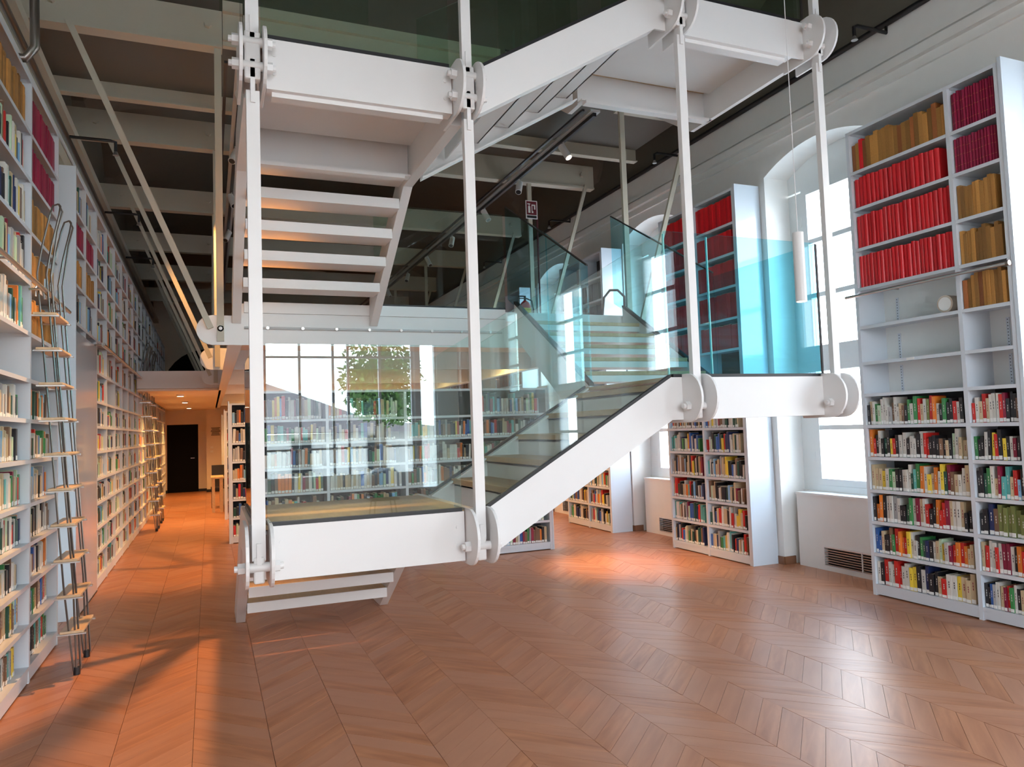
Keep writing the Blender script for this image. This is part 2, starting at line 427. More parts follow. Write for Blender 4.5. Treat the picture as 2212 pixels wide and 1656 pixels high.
# ------------------------------------------------------------------ books
PAL = {'w': (.68, .66, .60), 'c': (.60, .47, .29), 'k': (.018, .018, .022), 'r': (.62, .025, .02), 'm': (.27, .015, .05), 'o': (.80, .22, .03),
       'y': (.85, .62, .06), 'g': (.05, .26, .08), 'd': (.02, .09, .06), 'b': (.04, .13, .42), 'n': (.02, .035, .12), 't': (.12, .45, .42),
       's': (.40, .40, .40), 'h': (.22, .12, .07), 'l': (.55, .72, .50), 'u': (.25, .50, .75), 'v': (.20, .23, .07), 'p': (.70, .45, .38)}
WORD = {'w': 'white', 'c': 'cream', 'k': 'black', 'r': 'red', 'm': 'maroon', 'o': 'orange', 'y': 'yellow', 'g': 'green', 'd': 'dark green', 'b': 'blue',
        'n': 'navy', 't': 'teal', 's': 'grey', 'h': 'brown', 'l': 'pale green', 'u': 'light blue', 'v': 'olive', 'p': 'pink',
        'R': 'bright red', 'M': 'dark crimson', 'T': 'tan parchment', 'K': 'rust parchment'}
MOD = 'wwwwwwcccckkkkkrromygdbnsshhhdtlu'
def shade(m, lo, hi):
    nt = m.node_tree; N = nt.nodes.new; L = nt.links.new; b = nt.nodes['Principled BSDF']
    oi = N('ShaderNodeObjectInfo'); ge = N('ShaderNodeNewGeometry'); ad = N('ShaderNodeMath'); ad.operation = 'ADD'
    L(oi.outputs['Random'], ad.inputs[0]); L(ge.outputs['Random Per Island'], ad.inputs[1])
    fr = N('ShaderNodeMath'); fr.operation = 'FRACT'; L(ad.outputs[0], fr.inputs[0])
    mr = N('ShaderNodeMapRange'); mr.inputs[3].default_value = lo; mr.inputs[4].default_value = hi; L(fr.outputs[0], mr.inputs[0])
    hs = N('ShaderNodeHueSaturation'); L(mr.outputs[0], hs.inputs['Value'])
    if b.inputs['Base Color'].is_linked: L(b.inputs['Base Color'].links[0].from_socket, hs.inputs['Color'])
    else: hs.inputs['Color'].default_value = b.inputs['Base Color'].default_value
    L(hs.outputs[0], b.inputs['Base Color'])
BM = {c: mat('cover '+WORD[c], PAL[c], .42, var=.06, nscale=30) for c in PAL}
BM['R'] = mat('cover bright red cloth', (.72, .012, .02), .38, var=.12, nscale=40, bump=.1)
BM['M'] = mat('cover crimson cloth', (.30, .008, .05), .45, var=.15, nscale=40)
BM['T'] = mat('cover tan parchment', (.50, .235, .055), .7, var=.35, nscale=18, bump=.3)
BM['K'] = mat('cover rust parchment', (.42, .14, .04), .7, var=.3, nscale=18, bump=.3)
for c_ in BM: shade(BM[c_], *((.45, 1.25) if c_ in 'TK' else (.75, 1.1) if c_ in 'RM' else (.8, 1.1)))
gold = mat('gilt title', (.60, .22, .08), .35, metal=.4)
PROTO = {}
def book_mesh(code, kind):
    """unit book: x thickness 0..1, y depth 0 (spine)..1, z height 0..1"""
    k = (code, kind)
    if k in PROTO: return PROTO[k]
    m = MB(); b = .07
    if kind == 'bound':                                   # rounded spine
        pr = [(0, .97), (0, .05), (.18, .012), (.5, 0), (.82, .012), (1, .05), (1, .97), (1-b, .97), (1-b, .07), (b, .07), (b, .97)]
    else:
        pr = [(0, 1), (0, .006), (.08, 0), (.92, 0), (1, .006), (1, 1), (1-b, 1), (1-b, .02), (b, .02), (b, 1)]
    m.prism(pr, 'Z', 0, 1)
    m.cur = 1; m.box(b, 1-b, .065 if kind == 'bound' else .015, .96, .012, .975)
    if kind == 'bound':
        m.cur = 2
        if code == 'M':
            for z in (.2, .5, .74): m.box(.2, .8, -.003, .004, z, z+.008)
    else:
        m.cur = 2
        if kind == 'paper':
            for z in (.46, .56, .66): m.box(.42, .60, -.003, .002, z, z+.07)
    tm = gold if kind == 'bound' else (BM['w'] if code in 'krmngdbhvot' else BM['k'] if code in 'yws' else BM['m'])
    if kind == 'old': tm = BM['h']
    nm = {'bound': 'bound_volume', 'old': 'parchment_volume'}.get(kind, 'paperback')
    o = m.build(nm, [BM[code], paper_m, tm]); me = o.data; bpy.data.objects.remove(o)
    PROTO[k] = me; return me
st = MB().box(.06, .94, -.012, .002, .02, .15); _o = st.build('call_number_label', sticker_m); STK = _o.data; bpy.data.objects.remove(_o)
STUFF = {}
def stuff_add(key, M, code, sticker):
    m = STUFF.setdefault(key, (MB(), {}))
    mb, idx = m
    def mi(x): return idx.setdefault(x, len(idx))
    def b(x0, x1, y0, y1, z0, z1):
        P = [M @ Vector(p) for p in ((x0,y0,z0),(x1,y0,z0),(x1,y1,z0),(x0,y1,z0),(x0,y0,z1),(x1,y0,z1),(x1,y1,z1),(x0,y1,z1))]
        mb.add(P, [(0,3,2,1),(4,5,6,7),(0,1,5,4),(1,2,6,5),(2,3,7,6),(3,0,4,7)])
    mb.cur = mi(BM[code]); b(0, 1, 0, 1, 0, .97)
    mb.cur = mi(paper_m); b(.1, .9, .03, .97, .965, .985)
    if sticker: mb.cur = mi(sticker_m); b(.06, .94, -.012, .0, .02, .15)
ORD = ['bottom', 'second', 'third', 'fourth', 'fifth', 'sixth', 'seventh', 'eighth', 'ninth', 'tenth', 'eleventh', 'twelfth', 'top']
PENDING = []
def fill(org, rz, width, hmax, codes=None, kind='paper', thing_at=None, sticker=True, tw=(.018, .042), hr=(.58, .95), depth=.15, gap=.12, lean=True, key='books', setback=.0, drow=None):
    """fill one shelf from org along local +x; codes: colour letters left to right"""
    x = .004; i = 0; row = []
    n = len(codes) if codes else 0
    end = width-gap*rnd.random()*width
    if codes and drow is None:
        s = (width*.985)/sum(1 for _ in codes)
    hh = rnd.uniform(*hr)
    while True:
        if codes:
            if i >= n: break
            t = s*rnd.uniform(.75, 1.2) if kind == 'paper' else s*rnd.uniform(.95, 1.03)
            c = codes[i]
            if x+t > width-.002: break
            if c == '_': x += s; i += 1; continue
        else:
            t = rnd.uniform(*tw); c = rnd.choice(MOD)
            if x+t > end: break
            if rnd.random() < .004: x += .03; continue
        h = hmax*(rnd.uniform(*hr) if rnd.random() < .75 else hh)
        if not codes and rnd.random() < .12: c = row[-1][3] if row else c
        d = depth*rnd.uniform(.85, 1.1)
        le = R(rnd.choice((0, 0, 0, 0, 0, 1.2, 2.4, -1))) if (lean and kind == 'paper') else 0
        x2 = x+(h*math.tan(abs(le)) if le > 0 else 0)
        row.append([x+(h*math.tan(abs(le)) if le < 0 else 0)*0, t, h, c, d, le if x+t+h*abs(math.tan(le)) < width-.004 else 0]); x += t+.0008+(h*math.tan(abs(le))*.35 if le else 0); i += 1
    base_m = Matrix.Translation(Vector(org)) @ Matrix.Rotation(rz, 4, 'Z')
    for j, (bx, t, h, c, d, le) in enumerate(row):
        y0 = .012+setback+rnd.uniform(0, .012)+(0 if kind != 'paper' else rnd.random()*.01)
        M = base_m @ Matrix.Translation((bx, y0, .0005)) @ Matrix.Rotation(le, 4, 'Y') @ Matrix.Diagonal((t, d, h, 1))
        if thing_at:
            PENDING.append((M, c, kind, thing_at, j, None, h/hmax, t, sticker))
        else:
            stuff_add(key, M, c, sticker)
def nth(n):
    one = ['first', 'second', 'third', 'fourth', 'fifth', 'sixth', 'seventh', 'eighth', 'ninth', 'tenth', 'eleventh', 'twelfth', 'thirteenth', 'fourteenth', 'fifteenth', 'sixteenth', 'seventeenth', 'eighteenth', 'nineteenth']
    if n < 20: return one[n-1]
    if n % 10 == 0: return {20: 'twentieth', 30: 'thirtieth', 40: 'fortieth'}[n]
    return {2: 'twenty-', 3: 'thirty-', 4: 'forty-'}[n//10]+one[n % 10-1]
def flush_books():
    used = {}
    ents = []
    for M, c, kind, (shelf, case), a, b, hr, t, stk in PENDING:
        noun = {'paper': 'paperback', 'bound': 'cloth-bound volume', 'old': 'old volume'}[kind]
        w = WORD[c]
        size = 'tall ' if hr > .9 else 'short ' if hr < .72 else 'thick ' if t > .038 else ''
        if kind != 'paper': size = ''
        lab = '%s%s %s, %s from the left, %s, %s' % (size, w, noun, nth(a+1), shelf, case)
        if len(lab.split()) > 16: lab = lab.replace('from the left', 'from left')
        if len(lab.split()) > 16: lab = lab.replace('cloth-bound volume', 'volume').replace('old volume', 'volume')
        if len(lab.split()) > 16: lab = lab.replace(' of ', ' ', 1)
        lab = ' '.join(lab.split())
        me = book_mesh(c, kind)
        o = bpy.data.objects.new(me.name.split('.')[0], me); C.objects.link(o); o.matrix_world = M
        tag(o, lab, 'book', '%s books on the %s of the %s' % (w, shelf, case))
        if stk and kind != 'bound':
            s = bpy.data.objects.new('call_number_label', STK); C.objects.link(s); s.parent = o

# ------------------------------------------------------------------ bookcases
def bookcase(label, org, rz, us, depth, zs, ztop, skip=None, group=None, back=True, endL=0, endR=0, loc_u=0, strips=False, up_h=None, lips=True, double=False, endz=None):
    """local: x along the front, y into the case, z up.  us = upright centres"""
    t = thing('bookcase', label, 'bookcase', org, group); t.rotation_euler = (0, 0, rz)
    def lb(name, m, x0, x1, y0, y1, z0, z1, par=None):
        mb = MB().box(x0, x1, y0, y1, z0, z1)
        me = bpy.data.meshes.new(name); me.from_pydata(mb.v, [], mb.f); me.materials.append(m); me.update()
        o = bpy.data.objects.new(name, me); C.objects.link(o); o.parent = par or t; return o
    for i, u in enumerate(us):
        lb('upright', case_m, u-.017, u+.017, 0, depth if not double else depth, .0, ztop)
    if endR: lb('end_panel', panel_m, us[-1]+.018, us[-1]+.018+endR, -.005, depth+.02, 0, endz or ztop+.03)
    if endL: lb('end_panel', panel_m, us[0]-.018-endL, us[0]-.018, -.005, depth+.02, 0, endz or ztop+.03)
    if back and not strips: lb('back_panel', caseback_shade_m, us[0], us[-1], depth-.012, depth-.002, .02, ztop-.01)
    if strips: lb('back_panel', caseback_shade_m, us[0], us[-1], depth-.012, depth-.002, .02, 1.79); lb('back_panel', wall_m, us[0], us[-1], depth-.012, depth-.002, 1.79, ztop-.01)  # lower back painted dark for shade, upper back keeps the plaster colour
    sm = {}
    for i in range(len(us)-1):
        a, b = us[i]+.018, us[i+1]-.018
        zz = zs[i] if isinstance(zs[0], (list, tuple)) else zs
        for z in zz+[ztop]:
            if skip and (i, z) in skip: continue
            w = round(b-a, 3)
            if w not in sm:
                mb = MB().box(0, w, 0, depth-.014, -.006, 0).box(0, w, 0, .004, -.028, -.006).box(0, .004, .03, depth-.03, -.03, -.006).box(w-.004, w, .03, depth-.03, -.03, -.006)
                me = bpy.data.meshes.new('shelf'); me.from_pydata(mb.v, [], mb.f); me.materials.append(case_m); me.update(); sm[w] = me
            o = bpy.data.objects.new('shelf', sm[w]); C.objects.link(o); o.parent = t; o.location = (a, 0, z)
        if zz[0] < .3: lb('kickboard', case_m, a, b, .004, .018, .012, zz[0]-.028)
        if strips:
            for zs0 in (zz[6:9]):
                mb = MB().box(a+.13, a+.155, depth-.02, depth-.013, zs0+.01, zs0+.25)
                mb.cur = 1
                for q in range(9): mb.box(a+.139, a+.146, depth-.0212, depth-.0200, zs0+.03+q*.025, zs0+.037+q*.025)
                me = bpy.data.meshes.new('slotted_rail'); me.from_pydata(mb.v, [], mb.f); me.materials.append(case_m); me.materials.append(black_m)
                me.polygons.foreach_set('material_index', mb.mi); me.update()
                o = bpy.data.objects.new('slotted_rail', me); C.objects.link(o); o.parent = t
    return t
ZR = [.10, .375, .655, .935, 1.225, 1.51, 1.79, 2.075, 2.40, 2.75, 3.11, 3.48, 3.82]
ZTOP = 4.20
MZ = {'R': -math.pi/2, 'L': math.pi/2, 'F': 0}
# --- large bookcase at the right (front at X 5.47, from Y 4.95 to 3.56); local x = 4.95 - Y
US1 = [.0, .98, 1.39]
bc1 = bookcase('tall white bookcase at right holding bright red and tan volumes above colourful paperbacks', (5.47, 4.95, 0), MZ['R'], US1, .33, ZR, ZTOP, endR=.028, strips=True)
ROWS_L = {0: 'wkrwwrrwwyykwnkkcrwwyccc_', 1: 'bbckkhgroorywwkgdnkwclywmrorocc', 2: 'kookwwswkkdgwmcwrkkorrmcwwckk_', 3: 'cccywglkkwwwdtgowycowydmhcwwck', 4: 'orkwkdkyrkwwkwwkwrrkkkhkcklwcck',
          5: 'kcwglwwwshwwchkgwgrcwvrowkgkkrwkh'}
ROWS_R = {0: 'kkbswcmrgwkcrwo', 1: 'crwwrwmmwkorck', 2: 'kknhvvvvvvv', 3: 'kkdgwcmttcrukw', 4: 'gkkwkyrkykwmkk', 5: 'rwcrcwwwrmkkkh'}
CASE1 = ('large right bookcase')
zl = ZR+[ZTOP]
def bay(org_fn, rz, us, bi, rows, zlist, case, kinds=None, thing=True, **k):
    a = us[bi]+.02; w = us[bi+1]-us[bi]-.04
    for r, codes in rows.items():
        kd = 'paper'; cs = codes
        if isinstance(codes, tuple): kd, cs = codes
        hm = zlist[r+1]-zlist[r]-.03
        nm = ORD[r] if r < 12 else 'top'
        kw = dict(k)
        if kd == 'bound': kw.update(hr=(.86, .90), depth=.24, sticker=False)
        if kd == 'old': kw.update(hr=(.70, .86), depth=.22, sticker=False)
        fill(org_fn(a, zlist[r]), rz, w, hm, cs, kd, thing_at=((nm+' shelf'), case) if thing else None, **kw)
rf = lambda a, z: (5.475, 4.95-a, z+.0005)
rl = dict(ROWS_L); rl.update({9: ('bound', 'R'*24), 10: ('bound', 'R'*23), 11: ('bound', 'R'*19+'__'), 12: ('old', 'KTRKTTTTTTTTKTTKTTTTKTT')})
bay(rf, MZ['R'], US1, 0, rl, zl, 'left bay of right bookcase', depth=.16)
rr = dict(ROWS_R); rr.update({8: ('old', 'KTTTKTTTTTTK'), 9: ('old', 'TTTTTTTTTTTT'), 10: ('old', 'TTTTTTTTTT__'), 11: ('bound', 'M'*15), 12: ('bound', 'M'*16)})
bay(rf, MZ['R'], US1, 1, rr, zl, 'narrow bay of right bookcase', depth=.16)
# --- middle right bookcase (front X 5.45, Y 8.0 .. 6.55)
US2 = [0, .72, 1.45]
bookcase('middle right bookcase with red volumes seen through the blue landing glass', (5.45, 8.0, 0), MZ['R'], US2, .32, ZR, ZTOP, endR=.028)
f2 = lambda a, z: (5.455, 8.0-a, z+.0005)
for bi in range(2):
    bay(f2, MZ['R'], US2, bi, {r: None for r in range(6)}, zl, '', thing=False, tw=(.016, .036))
    bay(f2, MZ['R'], US2, bi, {r: ('bound', 'R'*15) for r in range(8, 13)}, zl, '', thing=False, key='volumes')
US3 = [0, .70, 1.38]
for k, (Y0, nm) in enumerate(((10.95, 'far right bookcase beyond the flight of steps'), (14.1, 'fourth bookcase along the right wall seen above the mezzanine'), (17.2, 'fifth bookcase along the right wall far back'))):
    bookcase(nm, (5.45, Y0, 0), MZ['R'], US3, .32, ZR, ZTOP, endR=.028)
    for bi in range(2):
        fn = lambda a, z, Y0=Y0: (5.455, Y0-a, z+.0005)
        bay(fn, MZ['R'], US3, bi, {r: None for r in list(range(6))}, zl, '', thing=False)
        bay(fn, MZ['R'], US3, bi, {r: ('bound', ('K' if k else 'k')*15) for r in (8, 9, 10, 11)}, zl, '', thing=False, key='volumes')
# --- left bookcases (front X -1.13), local x = Y - Y0
ZL = [.11, .39, .66, .93, 1.195, 1.49, 1.765, 2.04, 2.36, 2.71, 3.07, 3.43, 3.765]
ZLT = 4.14; zll = ZL+[ZLT]
USL = [0, .98, 1.96]
bookcase('near left bookcase standing beside the birch ladder', (-1.13, 4.93, 0), MZ['L'], USL, .34, ZL, ZLT)
fl = lambda a, z: (-1.135, 4.93+a, z+.0005)
for bi in (0, 1):
    nm = 'left bay of near left bookcase' if bi == 0 else 'right bay of near left bookcase'
    bay(fl, MZ['L'], USL, bi, {r: None for r in range(0, 2)}, zll, nm, thing=True, tw=(.02, .046), depth=.16, setback=.025)
    bay(fl, MZ['L'], USL, bi, {r: None for r in range(2, 7)}, zll, nm, thing=False, tw=(.02, .046), depth=.16, setback=.025)
    up = {8: None, 9: None, 10: None, 11: None, 12: ('old', 'T'*20)} if bi == 0 else {8: ('old', 'T'*18), 9: ('old', 'T'*18), 10: ('old', 'T'*17), 11: ('bound', 'M'*22), 12: ('bound', 'M'*22)}
    bay(fl, MZ['L'], USL, bi, up, zll, nm, thing=False, key='volumes')
bookcase('nearest left bookcase cut by the picture edge', (-1.13, 2.90, 0), MZ['L'], [0, .98, 1.98], .34, ZL, ZLT)
for bi in (0, 1):
    bay(lambda a, z: (-1.135, 2.90+a, z+.0005), MZ['L'], [0, .98, 1.98], bi, {r: None for r in (0, 1, 2, 3, 4, 5, 6, 8, 9, 10, 11)}, zll, '', thing=False)
# pillar panel and blank panel below the bridging shelves
def left_panel():
    t = thing('pillar_panel', 'tall white end panel standing between the two left bookcases', 'panel', (-1.3, 7.75, 0))
    box('side_panel', panel_m, -1.5, -1.125, 7.73, 7.755, 0, 4.16, t)
    box('front_panel', panel_m, -1.15, -1.125, 7.757, 9.08, 0, 2.62, t)
    box('plinth_line', black_m, -1.14, -1.122, 7.757, 9.08, 0, .012, t)
left_panel()
ups = [0, .58, 1.32]
bookcase('shelf unit bridging above the white left panel', (-1.13, 7.775, 0), MZ['L'], ups, .33, [2.71, 3.07, 3.43, 3.765], ZLT, back=False)
for bi in (0, 1):
    bay(lambda a, z: (-1.135, 7.775+a, z+.0005), MZ['L'], ups, bi, {0: None, 1: ('old', 'T'*13), 2: ('bound', 'M'*12), 3: None}, [2.71, 3.07, 3.43, 3.765, 4.14], '', thing=False)
Y0 = 9.15; q = 0
WHERE = ['first', 'second', 'third', 'fourth', 'fifth']
for q in range(4):
    nb = 4; pw = .84; us = [pw*i for i in range(nb)]+[pw*nb-.035]
    bookcase('%s bookcase of the long left row past the white panel' % WHERE[q], (-1.13, Y0, 0), MZ['L'], us, .34, ZL, ZLT, group='long left row of bookcases')
    for bi in range(nb):
        fn = lambda a, z, Y0=Y0: (-1.135, Y0+a, z+.0005)
        rows = {r: None for r in range(0, 13) if not (r == 7 and (bi+q) % 2)}
        bay(fn, MZ['L'], us, bi, rows, zll, '', thing=False, setback=.0, hr=(.52, .88))
    Y0 += pw*nb
# --- rows of bookcases under the mezzanine
ZT = [.10, .38, .655, .935, 1.22, 1.50, 1.77]
def row_case(Y, xs, label, thing_books=False, tw=(.02, .04)):
    us = [x-xs[0] for x in xs]
    t = bookcase(label, (xs[0], Y, 0), 0, us, .30, ZT, 2.10, endL=.02, endR=.02, endz=2.13)
    for bi in range(len(us)-1):
        a = us[bi]+.02
        for r in range(7):
            hm = (ZT+[2.10])[r+1]-ZT[r]-.03
            if r == 6 and bi % 3 == 2: continue
            fill((xs[0]+a, Y+.004, ZT[r]+.0005), 0, us[bi+1]-us[bi]-.04, hm, None, 'paper', tw=tw, depth=.17)
    return t
row_case(8.75, [.52, 1.27, 2.20, 3.15, 4.09], 'low white bookcase under the mezzanine seen through the stair glass')
row_case(11.9, [.30, 1.2, 2.1, 3.0, 3.9], 'second low bookcase row under the mezzanine')
row_case(15.4, [.30, 1.2, 2.1, 3.0, 3.9], 'third low bookcase row beside the warm corridor')
row_case(18.6, [.30, 1.2, 2.1, 3.0, 3.9], 'fourth low bookcase row deep under the mezzanine')
flush_books()
for key, (mb, idx) in STUFF.items():
    o = mb.build('shelved_books' if key == 'books' else 'shelved_volumes', list(idx.keys()))
    tag(o, 'remaining shelved books with call number stickers in the farther bookcases' if key == 'books' else 'remaining red, rust and tan bound volumes on the upper shelves', 'book', kind='stuff')
tb = thing('paper_roll', 'rolled paper tube lying on the empty shelf below the red volumes', 'paper roll', (5.62, 4.15, 2.40))
MB().tube([(5.52, 4.13, 2.475), (5.76, 4.13, 2.475)], .07, 24).build('roll', mat('brown paper', (.62, .52, .42), .8), tb, smooth=True)
MB().tube([(5.515, 4.13, 2.475), (5.522, 4.13, 2.475)], .055, 24).build('end_cap', sticker_m, tb, smooth=True)
lb = box('shelf_number_card', sticker_m, 5.462, 5.468, 4.40, 4.47, 2.05, 2.073); tag(lb, 'small white number card on an empty shelf edge of the right bookcase', 'card')
# ladder rails
def rail(x, y0, y1, z, label, sgn):
    t = thing('ladder_rail', label, 'rail', (x, y0, z))
    MB().tube([(x, y0, z), (x, y1, z)], .014, 10).build('tube', chrome, t, smooth=True)
    for k in range(int((y1-y0)/.98)+1):
        y = y0+.03+k*.97
        if y < y1: MB().tube([(x, y, z), (x+sgn*.09, y, z)], .008, 8).build('bracket', chrome, t, smooth=True)
    MB().tube([(x, y0-.012, z), (x, y0+.01, z)], .02, 12).build('end_cap', tube_m, t, smooth=True)
rail(5.39, 3.52, 5.0, 2.67, 'steel ladder rail across the right bookcase under the red volumes', 1)
rail(-1.05, 2.95, 6.9, 2.66, 'steel ladder rail along the near left bookcase', -1)
rail(-1.05, 9.0, 22.0, 2.64, 'steel ladder rail along the long left row of bookcases', -1)

# ------------------------------------------------------------------ ladders
def ladder(y, label, steps=10):
    t = thing('library_ladder', label, 'ladder', (-.88, y, 0), 'hooked library ladders on the left')
    X0, X1, H = -.87, -1.075, 3.25
    for sy in (0, .44):
        yy = y+sy
        m = MB()
        for off in (-.028, .028):
            m.tube([(X0+off*.3, yy, .03), (X0-.04+off, yy+off*.2, .6), (X1+off, yy, 2.78), (X1+.03+off, yy, 2.98), (X1+.075+off, yy, 3.2), (X1+.09+off*.8, yy, 3.27), (X1+.10, yy, 3.285)], .007, 6)
        m.build('side_rail', tube_m, t, smooth=True)
        for off in (.0,):
            m = MB().tube([(X0+.03, yy+.03, .03), (X0-.0, yy+.03, .6), (X1+.05, yy+.03, 2.78), (X1+.09, yy+.03, 3.1), (X1+.12, yy+.03, 3.24), (X1+.10, yy+.01, 3.285)], .007, 6)
            m.build('side_rod', tube_m, t, smooth=True)
        MB().tube([(X0+.01, yy+.01, 0), (X0+.01, yy+.01, .05)], .022, 10).build('rubber_foot', black_m, t, smooth=True)
        MB().tube([(X1+.02, yy, 2.60), (X1-.0, yy, 2.70), (X1-.02, yy, 2.705), (X1-.035, yy, 2.68), (X1-.035, yy, 2.62)], .008, 8).build('hook', chrome, t, smooth=True)
        MB().box(X1+.02, X1+.026, yy-.03, yy+.05, 2.66, 2.74).build('fixing_plate', mat('pale blue plate', (.35, .5, .62), .3, metal=.4), t)
    for k in range(steps):
        z = .285+k*.245; f = z/2.75; xc = X0*(1-f)+X1*f
        tr = MB().box(xc-.07, xc+.075, y-.02, y+.46, z, z+.018).build('tread', birch, t, bevel=.004)
        for yy in (y-.02, y+.42): MB().box(xc-.085, xc+.09, yy, yy+.04, z-.01, z-.001).build('clamp', chrome, tr)
    return t
ladder(5.95, 'birch-treaded steel ladder hooked onto the near left bookcase')
ladder(14.3, 'steel library ladder part way down the corridor, nearer of two', 10)
ladder(15.6, 'steel library ladder further down the corridor, farther of two', 10)

# ------------------------------------------------------------------ staircase
HX = [.235, 1.475, 3.06, 4.32]; YN = 4.145; YF = 4.20; YBK = 5.45
def plateD(y0, yc, zc, r, h):
    pts = [(y0, zc+h), (yc, zc+h)]+[(yc-r*math.sin(a), zc+h*math.cos(a)) for a in [math.pi*k/14 for k in range(1, 14)]]+[(yc, zc-h), (y0, zc-h)]
    return pts
def hexbolt(m, x, y, z, axis, r=.032, L=.035, n=6):
    v = {'X': Vector((1, 0, 0)), 'Y': Vector((0, 1, 0))}[axis]; p = Vector((x, y, z))
    m.tube([p, p+v*L], r, n); m.tube([p+v*L, p+v*L*1.6], r*.55, 10)
def knuckle(t, x, zc, bolts):
    for sx in (-1, 1):
        p = MB().prism(plateD(4.42, YN, zc, .155, .165), 'X', x+sx*.062-.009, x+sx*.062+.009).build('knuckle_plate', steel, t, bevel=.002)
        for bz in bolts:
            m = MB(); x0 = x+sx*.071
            v = Vector((sx, 0, 0)); q = Vector((x0, YN-.015, zc+bz))
            m.tube([q, q+v*.034], .031, 6); m.tube([q+v*.034, q+v*.052], .017, 10)
            m.build('hex_nut', steel, p)
    for bz in bolts: MB().tube([(x-.06, YN-.015, zc+bz), (x+.06, YN-.015, zc+bz)], .026, 16).build('pin_boss', steel, t, smooth=True)
def front_beam(t, x0, z0, x1, z1, y, name='edge_beam', d=1, flange=.09, extra=.0):
    """web plate facing the viewer plus top and bottom flanges; z0/z1 = underside at each end"""
    H = .29
    m = MB()
    m.prism([(x0, z0), (x1, z1), (x1, z1+H), (x0, z0+H)], 'Y', y, y+.014*d)
    m.prism([(x0, z0), (x1, z1), (x1, z1+.014), (x0, z0+.014)], 'Y', y+.014*d, y+flange*d)
    m.prism([(x0, z0+H-.014), (x1, z1+H-.014), (x1, z1+H), (x0, z0+H)], 'Y', y+.014*d, y+flange*d)
    o = m.build(name, steel, t)
    if z0 == z1 and z0 > 3: MB().box(x0+.03, x1-.05, y+.035*d, y+flange*d+.02*d, z0-.026, z0).build('bottom_flange', steel, o)
    return o
def side_stringer(t, x, pts, name='stringer', w=.075):
    """hollow channel running in Y: pts polygon (y,z)"""
    return MB().prism(pts, 'X', x-w/2, x+w/2).build(name, steel, t, bevel=.003)
def tread_y(t, x0, x1, y, z, d=.27, back=False):
    if back:                                              # seen from behind: folded white pan, oak let into it
        a = MB().box(x0, x1, y, y+.014, z-.075, z+.006).box(x0, x1, y+.014, y+d, z-.075, z-.06).box(x0, x1, y+d-.012, y+d, z-.06, z-.03).build('tread_pan', steel, t)
        MB().box(x0+.004, x1-.004, y+.016, y+d+.01, z-.03, z+.006).build('wood_tread', treadw, a, bevel=.003)
        return
    a = MB().box(x0, x1, y, y+.012, z-.085, z-.03).box(x0, x1, y+.012, y+d-.012, z-.045, z-.03).box(x0, x1, y+d-.012, y+d, z-.085, z-.03).box(x0, x1, y+.012, y+d-.012, z-.085, z-.078).build('tread_pan', steel, t)
    MB().box(x0+.004, x1-.004, y-.012, y+d+.012, z-.03, z+.006).build('wood_tread', treadw, a, bevel=.004)
def gl(t, m, x0, x1, y0, y1, z0, z1, name='glass_pane'): return box(name, m, x0, x1, y0, y1, z0, z1, t)
def gsl_x(t, m, xa, za, xb, zb, y, h, th=.016):          # sloped pane in the XZ plane
    return MB().prism([(xa, za), (xb, zb), (xb, zb+h), (xa, za+h)], 'Y', y, y+th).build('glass_pane', m, t)
def gsl_y(t, m, ya, za, yb, zb, x, h, th=.016):
    return MB().prism([(ya, za), (yb, zb), (yb, zb+h), (ya, za+h)], 'X', x, x+th).build('glass_pane', m, t)

